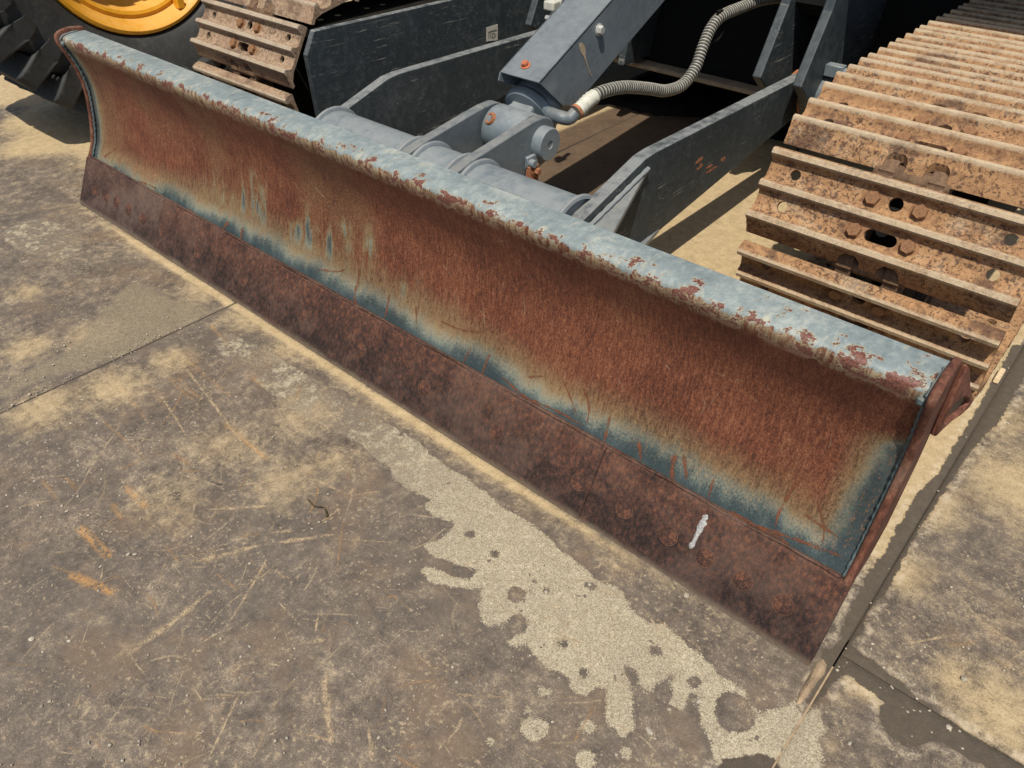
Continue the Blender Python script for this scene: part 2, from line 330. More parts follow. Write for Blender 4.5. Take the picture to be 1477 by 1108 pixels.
MT = dict(plate=mat_plate(), soil=mat_soil(), mud=mat_soil('black_mud', (.006, .005, .004), (.030, .024, .018), 9),
    mold=mat_mold(),
    edge=mat_rust('cutting_edge_rust', [(.42, (.016, .010, .009)), (.485, (.044, .023, .018)), (.545, (.095, .040, .025)), (.635, (.24, .095, .046))], None, 1.2, (.085, .062, .050), .45, .0014, True),
    edge_bolt=mat_rust('edge_bolt_rust', [(.40, (.045, .022, .015)), (.49, (.11, .050, .028)), (.56, (.18, .080, .042)), (.66, (.28, .13, .065))], None, 1.0, (.115, .085, .068), .4),
    bolt_dark=mat_rust('bolt_head_rust', [(.42, (.020, .012, .010)), (.485, (.055, .028, .021)), (.545, (.115, .048, .029)), (.635, (.24, .095, .046))], None, 1.2),
    edge_bit=mat_rust('end_bit_rust', [(.42, (.026, .016, .014)), (.49, (.058, .033, .026)), (.55, (.098, .052, .037)), (.64, (.19, .095, .056))], None, 1.2, (.105, .080, .066), .5, .0014, True),
    endp=mat_rust('end_plate_rust', [(.40, (.050, .020, .013)), (.49, (.120, .046, .028)), (.55, (.20, .085, .052)), (.64, (.36, .19, .125))], None, 1.2, (.26, .205, .15), .35),
    shoe=mat_shoe('shoe_rust', (.325, .186, .090), (.130, .060, .034), (.062, .035, .028), (.46, .365, .245)),
    shoe_l=mat_shoe('shoe_rust_dusty', (.31, .22, .145), (.18, .106, .067), (.105, .066, .047), (.42, .35, .26)),
    link=mat_rust('link_steel', [(.38, (.05, .03, .02)), (.52, (.14, .085, .05)), (.68, (.27, .175, .10))], None, 1.0),
    paint=mat_paint('grey_paint', (.115, .140, .155)),
    paint_d=mat_paint('dark_grey_paint', (.030, .041, .047), (.30, .31, .30), .55, .12, .5, .7),
    paint_c=mat_paint('cover_paint', (.130, .155, .175), (.30, .27, .2), .12, .0, .27, .12),
    paint_l=mat_paint('cast_paint', (.150, .185, .205), (.32, .31, .28), .3, .1, .30, .3),
    dark=mat_paint('belly_paint', (.008, .0085, .008), (.030, .024, .016), .4, .2, .75, .2, .12),
    redbolt=mat_plain('rusty_bolt', (.42, .13, .06), .8, 0, .4, 120), zinc=mat_plain('zinc_bolt', (.62, .62, .58), .4, .5, .2, 80),
    orust=mat_plain('orange_rust', (.30, .125, .06), .85, 0, .5, 90),
    tyre=mat_tyre(), rim=mat_paint('yellow_rim', (.74, .34, .016), (.45, .33, .16), .35, .05, .42, .15),
    hose=mat_hose(), sleeve=mat_plain('pale_sleeve', (.50, .50, .42), .7, 0, .25, 50),
    label=mat_label(), ink=mat_plain('label_ink', (.03, .03, .03), .7, 0, .2), white=mat_plain('dried_white', (.36, .36, .35), .85, 0, .75, 260, .004),
    pebble=mat_plain('pebbles', (.36, .32, .25), .85, 0, .55, 60), twig=mat_plain('twig_bark', (.075, .055, .025), .8, 0, .4, 200, .001),
    straw=mat_plain('straw', (.55, .42, .26), .8, 0, .25, 90), weld=mat_paint('weld_paint', (.17, .20, .22), (.3, .27, .22), .3, .1, .45, .2),
    concrete=mat_plain('dried_mud', (.34, .27, .18), .9, 0, .35, 20, .003),
    wetsilt=mat_plain('wet_silt', (.06, .048, .034), .8, 0, .3, 80, .002), bolt_o=mat_rust('bolt_ochre', [(.38, (.12, .055, .03)), (.5, (.24, .125, .06)), (.66, (.36, .21, .11))], None, 1.6),
    scuff=mat_scuff(), crease=mat_scuff('crease_rust', .035, ((.090, .032, .018), (.25, .095, .045)), ((.10, .04, .02), (.22, .09, .045))), bead=mat_paint('chipped_teal', (.070, .105, .112), (.3, .25, .17), .4, .5, .5, .4), ear=mat_rust('ear_rust', [(.40, (.060, .024, .015)), (.49, (.150, .058, .036)), (.55, (.235, .10, .065)), (.64, (.34, .18, .12))], None, .9, (.090, .125, .128), .9),
    mudclod=mat_plain('silt', (.33, .24, .15), .95, 0, .35, 60, .004))

# ------------------------------------------------------------------ mesh helpers
def mesh(name, verts, faces, smooth=None):
    me = bpy.data.meshes.new(name); me.from_pydata([tuple(map(float, v)) for v in verts], [], faces); me.update()
    bm = bmesh.new(); bm.from_mesh(me); bmesh.ops.recalc_face_normals(bm, faces=bm.faces); bm.to_mesh(me); bm.free()
    if smooth is not None:
        me.shade_smooth(); me.set_sharp_from_angle(angle=radians(smooth))
    return me
def obj(name, me, mat, parent=None, bevel=0, seg=2, **kw):
    o = bpy.data.objects.new(name, me); COL.objects.link(o)
    if mat is not None and not me.materials: me.materials.append(MT[mat] if isinstance(mat, str) else mat)
    if parent is not None:
        o.parent = parent
        if parent.type == 'EMPTY': o.matrix_parent_inverse = Matrix.Translation(-parent.location)
    if bevel:
        md = o.modifiers.new('bevel', 'BEVEL'); md.width = bevel; md.segments = seg; md.limit_method = 'ANGLE'; md.angle_limit = radians(35); md.harden_normals = False
    for k, v in kw.items(): o[k] = v
    return o
def empty(name, loc, **kw):
    o = bpy.data.objects.new(name, None); COL.objects.link(o); o.location = loc; o.empty_display_size = .1
    for k, v in kw.items(): o[k] = v
    return o
def prism(prof, x0, x1, axis='x', name='m', smooth=None, nx=1):
    """closed outline (a,b) extruded: axis x -> (x,a,b)"""
    n = len(prof); V = []; F = []
    for i in range(nx+1):
        x = x0+(x1-x0)*i/nx
        for a, b_ in prof: V.append((x, a, b_) if axis == 'x' else (a, x, b_) if axis == 'y' else (a, b_, x))
    for i in range(nx):
        for j in range(n):
            k = (j+1) % n; F.append((i*n+j, i*n+k, (i+1)*n+k, (i+1)*n+j))
    F.append(tuple(range(n))); F.append(tuple(nx*n+j for j in reversed(range(n))))
    return mesh(name, V, F, smooth)
def boxm(x0, x1, y0, y1, z0, z1, name='m'):
    return prism([(y0, z0), (y1, z0), (y1, z1), (y0, z1)], x0, x1, name=name)
def frame(axis):
    a = Vector(axis).normalized(); h = Vector((0, 0, 1)) if abs(a.z) < .9 else Vector((1, 0, 0))
    u = a.cross(h).normalized(); return a, u, a.cross(u)
def lathe(prof, org, axis, seg=40, name='m', smooth=35, caps=True):
    """prof: (radius, distance along axis)"""
    a, u, w = frame(axis); o = Vector(org); V = []; F = []; n = len(prof)
    for r, h in prof:
        for i in range(seg):
            t = 2*pi*i/seg; V.append(o + a*h + (u*cos(t) + w*sin(t))*r)
    for j in range(n-1):
        for i in range(seg):
            k = (i+1) % seg; F.append((j*seg+i, j*seg+k, (j+1)*seg+k, (j+1)*seg+i))
    if caps: F.append(tuple(range(seg))); F.append(tuple((n-1)*seg+i for i in reversed(range(seg))))
    return mesh(name, V, F, smooth)
def spline(pts, n):
    """Catmull-Rom through pts, n samples"""
    P = np.array(pts, float); P = np.vstack([2*P[0]-P[1], P, 2*P[-1]-P[-2]]); out = []
    m = len(P)-3
    for q in np.linspace(0, m-1e-9, n):
        i = int(q); t = q-i; a, b_, c, d = P[i:i+4]
        out.append(.5*((2*b_)+(-a+c)*t+(2*a-5*b_+4*c-d)*t*t+(-a+3*b_-3*c+d)*t**3))
    return np.array(out)
def resample(P, n):
    d = np.r_[0, np.cumsum(np.linalg.norm(np.diff(P, axis=0), axis=1))]; t = np.linspace(0, d[-1], n)
    return np.stack([np.interp(t, d, P[:, k]) for k in range(P.shape[1])], 1)
def sweep(path, rad, seg=12, name='m', smooth=50, flat=1.0):
    P = [Vector(p) for p in path]; V = []; F = []; n = len(P)
    nrm = None
    for i, p in enumerate(P):
        t = (P[min(i+1, n-1)] - P[max(i-1, 0)]).normalized()
        if nrm is None: nrm = t.orthogonal().normalized()
        nrm = (nrm - t*nrm.dot(t)).normalized(); bn = t.cross(nrm); r = rad[i] if hasattr(rad, '__len__') else rad
        for k in range(seg):
            a = 2*pi*k/seg; V.append(p + (nrm*cos(a) + bn*sin(a)*flat)*r)
    for i in range(n-1):
        for k in range(seg):
            q = (k+1) % seg; F.append((i*seg+k, i*seg+q, (i+1)*seg+q, (i+1)*seg+k))
    F.append(tuple(range(seg))); F.append(tuple((n-1)*seg+k for k in reversed(range(seg))))
    return mesh(name, V, F, smooth)
def join(*ms, name='m'):
    V = []; F = []
    for m in ms:
        o = len(V); V += [v.co[:] for v in m.vertices]; F += [tuple(o+i for i in p.vertices) for p in m.polygons]
    r = bpy.data.meshes.new(name); r.from_pydata(V, [], F); r.update(); r.shade_smooth(); r.set_sharp_from_angle(angle=radians(35)); return r
def hexbolt(r, h, washer=True, name='bolt'):
    V = []; F = []
    pts = [(r, 0), (r, h*.8), (r*.86, h)]
    for rr, z in pts:
        for i in range(6): V.append((rr*cos(pi/3*i), rr*sin(pi/3*i), z))
    for j in range(2):
        for i in range(6): k = (i+1) % 6; F.append((j*6+i, j*6+k, (j+1)*6+k, (j+1)*6+i))
    F.append(tuple(12+i for i in range(6)))
    if washer:
        o = len(V)
        for rr, z in ((r*1.35, 0), (r*1.35, h*.16), (r*.9, h*.2)):
            for i in range(14): V.append((rr*cos(2*pi*i/14), rr*sin(2*pi*i/14), z))
        for j in range(2):
            for i in range(14): k = (i+1) % 14; F.append((o+j*14+i, o+j*14+k, o+(j+1)*14+k, o+(j+1)*14+i))
    return mesh(name, V, F)
def orient(o, loc, zdir, spin=0):
    q = Vector(zdir).normalized().to_track_quat('Z', 'Y'); o.matrix_basis = Matrix.Translation(Vector(loc)) @ q.to_matrix().to_4x4() @ Matrix.Rotation(spin, 4, 'Z')

# ------------------------------------------------------------------ ground of steel plates
def seg_dist(P, a, b_):
    ab = b_-a; t = np.clip(((P-a)@ab)/max(1e-12, ab@ab), 0, 1); return np.linalg.norm(P-(a+t[:, None]*ab), axis=1)
def poly_sdf(P, poly):
    poly = np.array(poly, float); d = np.full(len(P), 1e3); ins = np.zeros(len(P), bool); n = len(poly)
    for i in range(n):
        a, b_ = poly[i], poly[(i+1) % n]; d = np.minimum(d, seg_dist(P, a, b_))
        c = ((a[1] > P[:, 1]) != (b_[1] > P[:, 1])); 
        with np.errstate(divide='ignore', invalid='ignore'):
            xi = (b_[0]-a[0])*(P[:, 1]-a[1])/(b_[1]-a[1])+a[0]
        ins ^= c & (P[:, 0] < xi)
    return np.where(ins, -d, d)
def zz(pts, ox, oy, k): return [ground(ox+x*k, oy+y*k) for x, y in pts]
K7 = 500/1358.; K2 = 600/1309.; K8 = 400/1198.
sand_main = [ground(*q) for q in [(332, 480), (400, 512), (450, 545), (505, 578), (560, 612), (598, 632), (640, 668), (668, 686)]] + \
    zz([(0, 20), (60, 80), (150, 130), (220, 180), (270, 230), (330, 280), (380, 320), (420, 360), (470, 385), (520, 400), (550, 440), (570, 490), (620, 520), (660, 550), (700, 535), (740, 570), (780, 610), (820, 650), (880, 690), (920, 750), (970, 770), (1020, 810), (1050, 870), (1090, 890), (1150, 870), (1210, 850), (1250, 900), (1275, 880), (1310, 900), (1330, 960), (1300, 1010), (1330, 1060), (1310, 1180), (900, 1180), (900, 1100), (880, 1000), (840, 930), (830, 830), (810, 800), (770, 880), (720, 850), (740, 730), (690, 760), (650, 810), (610, 790), (590, 730), (545, 700), (580, 840), (575, 960), (540, 985), (470, 930), (480, 790), (440, 790), (390, 825), (350, 810), (320, 750), (260, 720), (200, 680), (160, 625), (95, 635), (78, 605), (120, 590), (60, 545), (20, 555), (-10, 545)], 700, 700, K7) + \
    [ground(*q) for q in [(690, 885), (694, 850), (660, 848), (625, 842), (606, 825), (612, 812), (640, 826), (680, 838), (688, 822), (650, 810), (620, 800), (610, 785), (640, 775), (655, 755), (625, 745), (612, 730), (620, 720), (590, 705), (570, 690), (562, 672), (540, 660), (520, 640), (490, 622), (455, 610), (420, 590), (380, 560), (350, 535), (318, 512), (308, 492)]]
holes = [(120, 430, 32, 42), (40, 270, 18, 18), (410, 395, 18, 20), (305, 620, 15, 25), (665, 645, 24, 24), (385, 730, 16, 17), (125, 545, 58, 34), (975, 890, 82, 78), (200, 378, 11, 9), (240, 415, 13, 11), (150, 485, 8, 9), (0, 372, 10, 12), (820, 770, 22, 28), (-60, 190, 16, 16), (-190, 135, 26, 16)]
isles = [(228, 808, 28, 28), (195, 955, 48, 55), (400, 945, 30, 28), (395, 1075, 52, 34), (552, 1050, 24, 26), (170, 880, 14, 14), (20, 1000, 18, 12)]
wet_poly = zz([(670, 735), (690, 738), (715, 742), (745, 695), (755, 640), (800, 560), (830, 490), (880, 430), (910, 370), (950, 290), (990, 240), (1040, 190), (1075, 135), (1120, 60), (1180, -40), (1240, -150), (1290, -240), (1330, -235), (1300, -120), (1225, 15), (1180, 55), (1130, 115), (1080, 190), (1040, 250), (1000, 310), (950, 390), (890, 510), (860, 560), (805, 620), (790, 680), (760, 700), (760, 730), (850, 790), (950, 870), (1050, 950), (1200, 1040), (1400, 1160), (1400, 1240), (1250, 1125), (1150, 1080), (1040, 1010), (930, 1040), (870, 980), (860, 920), (880, 900), (800, 840), (765, 815), (720, 812), (655, 895), (632, 900), (690, 790)], 877, 600, K2)
wet_blob = [ground(*q) for q in [(1035, 1120), (1045, 1100), (1075, 1094), (1110, 1097), (1120, 1110), (1110, 1130)]]
sand_left = zz([(20, 240), (140, 190), (250, 210), (350, 270), (350, 330), (250, 380), (180, 350), (80, 330), (10, 280)], 0, 250, K8)
sand_left2 = zz([(80, 380), (115, 366), (150, 378), (120, 396)], 0, 250, K8)
dark_sand_poly = zz([(390, 640), (560, 470), (640, 480), (740, 530), (870, 560), (900, 620), (700, 720), (500, 800), (380, 830), (200, 880), (60, 960), (-40, 960), (80, 860), (300, 760)], 0, 250, K8)
scratches = [[(160, 952), (230, 912), (310, 848)], [(268, 812), (330, 798), (385, 783)], [(400, 783), (482, 770)], [(395, 768), (425, 765)], [(330, 900), (375, 825), (388, 795)], [(430, 930), (470, 922)], [(468, 968), (470, 1010), (478, 1075)], [(530, 1045), (538, 1100)], [(300, 1095), (345, 1000), (352, 985)], [(490, 778), (560, 782)], [(455, 915), (460, 880)], [(300, 735), (400, 728)], [(340, 700), (440, 690), (500, 712)],
    [(1386, 862), (1420, 900), (1477, 935)], [(1300, 930), (1380, 915)], [(1360, 700), (1420, 690), (1477, 672)], [(1330, 770), (1400, 742), (1470, 752)], [(225, 560), (270, 630)], [(260, 520), (320, 600), (350, 640)]]
oranges = [[(245, 548), (275, 574)], [(258, 546), (286, 573)], [(181, 702), (210, 730)], [(116, 762), (155, 800)], [(162, 728), (175, 746)], [(105, 830), (160, 853)], [(215, 560), (240, 590)], [(270, 520), (330, 570)], [(325, 612), (385, 662)], [(365, 545), (385, 560)], [(305, 470), (330, 500)], [(250, 655), (272, 668)], [(150, 610), (210, 660)], [(60, 690), (80, 720)], [(95, 690), (110, 705)], [(175, 560), (215, 610)]]
orange_w = [.004, .004, .008, .010, .006, .010, .003, .004, .006, .006, .005, .005, .003, .004, .004, .003]

def gauss(P, pts, amp):
    out = np.zeros(len(P))
    for (x, y), sx in pts:
        g = ground(x, y); out = np.maximum(out, np.exp(-((P-g)**2).sum(1)/(2*sx*sx)))
    return out*amp
def plate(x0, x1, y0, y1, xs, ys, top, parent, th=.024):
    xs = np.unique(np.round(np.r_[x0, xs[(xs > x0) & (xs < x1)], x1], 5)); ys = np.unique(np.round(np.r_[y0, ys[(ys > y0) & (ys < y1)], y1], 5))
    nx, ny = len(xs), len(ys); GX, GY = np.meshgrid(xs, ys); P = np.stack([GX.ravel(), GY.ravel()], 1)
    wavy = .0016*np.sin(P[:, 0]*3.1+P[:, 1]*1.7)+.001*np.sin(P[:, 0]*9.1-P[:, 1]*7.3)
    e = np.minimum.reduce([P[:, 0]-x0, x1-P[:, 0], P[:, 1]-y0, y1-P[:, 1]])
    z = top + wavy - .004*np.exp(-np.maximum(e, 0)/.004)
    V = np.c_[P, z].tolist(); idx = np.arange(nx*ny).reshape(ny, nx)
    F = np.stack([idx[:-1, :-1], idx[:-1, 1:], idx[1:, 1:], idx[1:, :-1]], -1).reshape(-1, 4).tolist()
    rim = list(idx[0, :]) + list(idx[1:, -1]) + list(idx[-1, -2::-1]) + list(idx[-2:0:-1, 0]); o = len(V)
    V += [(V[i][0], V[i][1], top-th) for i in rim]; m = len(rim)
    F += [(rim[i], o+i, o+(i+1) % m, rim[(i+1) % m]) for i in range(m)]
    me = bpy.data.meshes.new('steel_plate'); me.from_pydata(V, [], [tuple(int(q) for q in f) for f in F]); me.update()
    me.shade_smooth(); me.set_sharp_from_angle(angle=radians(40))
    PP = np.r_[P, P[rim]]
    sd = poly_sdf(PP, sand_main)
    for cx, cy, rx, ry in holes:
        g = ground(700+cx*K7, 700+cy*K7); gx = ground(700+(cx+rx)*K7, 700+cy*K7); r = np.linalg.norm(gx-g)*(rx+ry)/(2*rx)
        sd = np.maximum(sd, r-np.linalg.norm(PP-g, axis=1))
    for cx, cy, rx, ry in isles:
        g = ground(700+cx*K7, 700+cy*K7); gx = ground(700+(cx+rx)*K7, 700+cy*K7); r = np.linalg.norm(gx-g)*(rx+ry)/(2*rx)
        sd = np.minimum(sd, np.linalg.norm(PP-g, axis=1)-r)
    sd = np.minimum(sd, np.minimum(poly_sdf(PP, sand_left), poly_sdf(PP, sand_left2)))
    wt = np.minimum(poly_sdf(PP, wet_poly), poly_sdf(PP, wet_blob))
    ds = .16+.84*np.clip((PP[:, 1]-.18)/.16, 0, 1)                                     # swept ground behind the blade is all dust
    ds = np.where((PP[:, 0] > 2.62), .40, ds); ds = np.where((PP[:, 0] < .94) & (PP[:, 1] < .25), .36, ds)
    ds = np.where(PP[:, 0] < .3, np.maximum(ds, .36+.64*np.clip((PP[:, 1]-.02+.10*np.sin(PP[:, 0]*7)+.05*np.sin(PP[:, 0]*19+1))/.22, 0, 1)), ds)
    ds = np.maximum(ds, .30+.75*np.exp(-np.abs(PP[:, 1]+.012)/.018)*np.clip((PP[:, 0]-.1)/.3, 0, 1)*np.clip((2.55-PP[:, 0])/.6, 0, 1))
    ds = np.maximum(ds, gauss(PP, [((300, 415), .10), ((360, 455), .09), ((420, 500), .07), ((160, 560), .10), ((250, 520), .07), ((60, 590), .10), ((140, 480), .09), ((40, 500), .08), ((40, 420), .06)], .74))
    ds = np.maximum(ds, gauss(PP, [((330, 640), .10), ((430, 600), .10), ((420, 690), .10), ((250, 720), .10), ((480, 660), .08)], .62))
    ds = np.maximum(ds, gauss(PP, [((1420, 590), .12), ((1330, 720), .09), ((1290, 820), .07), ((1470, 700), .14), ((1440, 1030), .10), ((1380, 980), .05), ((1250, 990), .04)], .80))
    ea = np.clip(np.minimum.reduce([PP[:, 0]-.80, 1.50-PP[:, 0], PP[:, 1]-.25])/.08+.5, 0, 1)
    og = np.full(len(PP), 1.0)
    for s_, w_ in zip(oranges, orange_w):
        a, b_ = [ground(*q) for q in s_]; og = np.minimum(og, seg_dist(PP, a, b_)-w_)
    for nm, arr in (('sand', sd), ('wet', wt), ('dust', ds), ('dark_ground', ea), ('orange', og), ('dark_sand', poly_sdf(PP, dark_sand_poly))):
        at = me.attributes.new(nm, 'FLOAT', 'POINT'); at.data.foreach_set('value', arr.astype(np.float32))
    return obj('steel_plate', me, 'plate', parent)
gnd = obj('ground', mesh('ground', [(-25, -25, -.03), (25, -25, -.03), (25, 25, -.03), (-25, 25, -.03)], [(0, 1, 2, 3)]), 'soil', kind='structure')
fine = np.arange(-1.6, .32, .0075); coarse = np.arange(.4, 6, .1); yA = np.r_[np.arange(-6, -1.6, .2), fine, coarse]
P1 = plate(.9385, 2.6285, -3.2, 3.4, np.arange(.9, 2.7, .0075), yA, 0.0, gnd)
plate(-2.44, .9315, -3.2, 3.4, np.r_[np.arange(-2.5, -1.2, .08), np.arange(-1.2, 1.0, .012)], np.r_[np.arange(-6, -.9, .2), np.arange(-.9, .6, .012), coarse], -.004, gnd)
P3 = plate(2.6315, 4.3, .0625, 3.4, np.arange(2.6, 3.4, .009), np.r_[np.arange(0, 1.6, .009), coarse], -.001, gnd)
plate(2.6315, 4.3, -3.2, .0595, np.arange(2.6, 3.4, .009), np.r_[np.arange(-4, -.5, .2), np.arange(-.5, .1, .008)], .001, gnd)
# silt packed into the seams, just under the plate tops, cracked open in places
for (x0, x1, y0, y1, zt) in ((.9316, .9384, -3.1, 3.3, -.0035), (2.6286, 2.6314, .10, 3.3, -.0075), (2.6286, 2.6314, -2.5, .03, -.0022), (2.632, 4.2, .0596, .0624, -.0075)):
    obj('seam_filling', boxm(x0, x1, y0, y1, -.028, zt, 'seam_filling'), 'mudclod' if y1 == .03 else 'wetsilt', gnd)

# drag marks scored across the plates
def scuffs(lines, top):
    V = []; F = []; ac = []; tn = []; pw = []
    for pts, wd, tone, power in lines:
        P = resample(spline(pts, 60), max(6, int(np.linalg.norm(np.array(pts[-1])-np.array(pts[0]))/.012)))
        m = len(P); T = np.gradient(P, axis=0); N = np.stack([-T[:, 1], T[:, 0]], 1); N /= np.linalg.norm(N, axis=1)[:, None]+1e-9; o = len(V)
        for i in range(m):
            f = i/(m-1); w_ = wd*(min(1, 8*f)*min(1, 5*(1-f)))**.5*(1+.35*sin(i*1.7+wd*9e3)+.2*sin(i*.43)) + .0002
            for q in (-1, 0, 1):
                x, y = P[i]+N[i]*w_*q; V.append((x, y, top+.0016*sin(x*3.1+y*1.7)+.001*sin(x*9.1-y*7.3)+.0009)); ac.append(abs(q)); tn.append(tone); pw.append(power)
        for i in range(m-1):
            for q in (0, 1): F.append((o+i*3+q, o+i*3+q+1, o+i*3+q+4, o+i*3+q+3))
    me = bpy.data.meshes.new('scuff_marks'); me.from_pydata(V, [], F); me.update()
    for nm, arr in (('across', ac), ('tone', tn), ('power', pw)):
        at = me.attributes.new(nm, 'FLOAT', 'POINT'); at.data.foreach_set('value', np.array(arr, np.float32))
    return me
def rl(n_, xr, yr, angs, lr, wr, seed):
    r = random.Random(seed); out = []
    for _ in range(n_):
        g = ground(r.uniform(*xr), r.uniform(*yr)); a = radians(r.choice(angs)+r.gauss(0, 9)); l = r.uniform(*lr); d = np.array([cos(a), sin(a)])*l; bend = np.array([-d[1], d[0]])*r.gauss(0, .06)
        out.append(([g, g+d*.5+bend, g+d], r.uniform(*wr), r.choice((0, 0, 0, .3, .8)), r.uniform(.2, .85)))
    return out
tr_w = [.006, .005, .004, .003, .002, .003, .005, .003, .0015, .001, .0015, .003, .003, .003, .002, .003, .002, .003, .003]
lines = [([ground(*q) for q in sq], w_*1.7, .15, .9) for sq, w_ in zip(scratches, tr_w)]
right = [l for l, sq in zip(lines, scratches) if sq[0][0] > 1240]; left = [l for l, sq in zip(lines, scratches) if sq[0][0] <= 1240]
left += rl(420, (0, 950), (540, 1108), (40, 40, 95, 70, 8, 130, 0, 25), (.008, .10), (.0007, .0032), 3) + rl(40, (120, 520), (520, 760), (-50, -45, 20), (.03, .16), (.001, .0045), 5)
left = [l for l in left if all(p_[1] < -.02 and p_[0] > .95 and p_[0] < 2.6 for p_ in l[0])]
right += rl(50, (1250, 1477), (640, 1060), (15, 20, -20, 60), (.02, .16), (.0006, .0025), 8)
right = [l for l in right if all(p_[0] > 2.66 and p_[1] > .09 for p_ in l[0])]
obj('scuff_marks', scuffs(left, 0.0), 'scuff', P1, kind='stuff'); obj('scuff_marks', scuffs(right, -.001), 'scuff', P3, kind='stuff')

# ------------------------------------------------------------------ excavator
EX = empty('excavator', (1.28, 1.9, 0), label='grey crawler excavator with a rusty dozer blade lowered onto steel plates', category='excavator')

# --- blade
mp = spline([(.086, .128), (.104, .163), (.119, .192), (.138, .267), (.149, .342), (.146, .397), (.133, .447), (.1225, .478), (.1185, .494), (.1205, .5045), (.130, .5110), (.158, .5150), (.194, .514)], 150)
mp = resample(mp, 72); vlen = np.r_[0, np.cumsum(np.linalg.norm(np.diff(mp, axis=0), axis=1))]
BX0, BX1, NBX = .0165, 2.5860, 150
xs = np.linspace(BX0, BX1, NBX+1); V = []; F = []; vv = []
n = len(mp)
tang = np.gradient(mp, axis=0); nrm = np.stack([tang[:, 1], -tang[:, 0]], 1); nrm /= np.linalg.norm(nrm, axis=1)[:, None]
for i, x in enumerate(xs):
    for j in range(n):
        w = .0022*sin(x*2.3+j*.05)*sin(j/n*pi) + .0012*sin(x*7.1+j*.11)*sin(j/n*pi) + .0003*sin(x*17+j*.4)
        V.append((x, mp[j, 0]-nrm[j, 0]*w*-1, mp[j, 1]-nrm[j, 1]*w*-1)); vv.append(vlen[j])
for i in range(NBX):
    for j in range(n-1): F.append((i*n+j, (i+1)*n+j, (i+1)*n+j+1, i*n+j+1))
o = len(V); back = [(.200, .505), (.205, .43), (.225, .30), (.215, .16), (.16, .10), (.10, .112)]; nb = len(back)
for x in (BX0, BX1):
    for a, b_ in back: V.append((x, a, b_)); vv.append(.2)
la, lb = o, o+nb
F.append((n-1, NBX*n+n-1, lb, la))
for j in range(nb-1): F.append((la+j, lb+j, lb+j+1, la+j+1))
F.append((la+nb-1, lb+nb-1, NBX*n, 0))
F.append(tuple(range(n)) + tuple(la+j for j in range(nb))); F.append(tuple(NBX*n+j for j in range(n)) + tuple(lb+j for j in range(nb)))
me = mesh('dozer_blade', V, F, 40)
at = me.attributes.new('v', 'FLOAT', 'POINT'); at.data.foreach_set('value', np.array(vv, np.float32))
blade = obj('dozer_blade', me, 'mold', EX, label='long curved blade face, brown rust with torn grey paint along the top')
# scratches and rust creases on the face
def face_ray(px):
    d = ray(*px); best = None
    for j in range(1, n-12):
        nn_ = nrm[j]; o_ = mp[j]; den = d[1]*nn_[0]+d[2]*nn_[1]; t = ((o_[0]-CAM[1])*nn_[0]+(o_[1]-CAM[2])*nn_[1])/den; q = CAM+t*d
        e = abs((q[1]-o_[0])*tang[j, 0]+(q[2]-o_[1])*tang[j, 1])
        if best is None or e < best[0]: best = (e, q[0], vlen[j])
    return best[1], best[2]
def face_pt(x, v, off):
    a, b_ = np.interp(v, vlen, mp[:, 0]), np.interp(v, vlen, mp[:, 1]); c, d = np.interp(v, vlen, nrm[:, 0]), np.interp(v, vlen, nrm[:, 1]); sg = -1 if c > 0 else 1
    j = v/vlen[-1]*n; w = .0022*sin(x*2.3+j*.05)*sin(j/n*pi) + .0012*sin(x*7.1+j*.11)*sin(j/n*pi) + .0003*sin(x*17+j*.4)
    return (x, a+c*w+sg*c*off, b_+d*w+sg*d*off)
def face_ribbons(lines, name, mat):
    V = []; F = []; ac = []; tn = []; pw = []
    for pts, wd, tone, power in lines:
        P = resample(spline(pts, 50), max(6, int(np.linalg.norm(np.array(pts[-1])-np.array(pts[0]))/.006)))
        m = len(P); T = np.gradient(P, axis=0); N = np.stack([-T[:, 1], T[:, 0]], 1); N /= np.linalg.norm(N, axis=1)[:, None]+1e-9; o = len(V)
        for i in range(m):
            f = i/(m-1); w_ = wd*(min(1, 6*f)*min(1, 5*(1-f)))**.5*(1+.4*sin(i*1.3+wd*7e3)+.25*sin(i*.5)) + .0002
            for q in (-1, 0, 1):
                x, v_ = P[i]+N[i]*w_*q; V.append(face_pt(min(max(x, BX0+.006), BX1-.006), min(max(v_, .006), .44), .0011)); ac.append(abs(q)); tn.append(tone); pw.append(power)
        for i in range(m-1):
            for q in (0, 1): F.append((o+i*3+q, o+i*3+q+1, o+i*3+q+4, o+i*3+q+3))
    me_ = bpy.data.meshes.new(name); me_.from_pydata(V, [], F); me_.update()
    for nm, arr in (('across', ac), ('tone', tn), ('power', pw)):
        at_ = me_.attributes.new(nm, 'FLOAT', 'POINT'); at_.data.foreach_set('value', np.array(arr, np.float32))
    return obj(name, me_, mat, blade, kind='stuff')
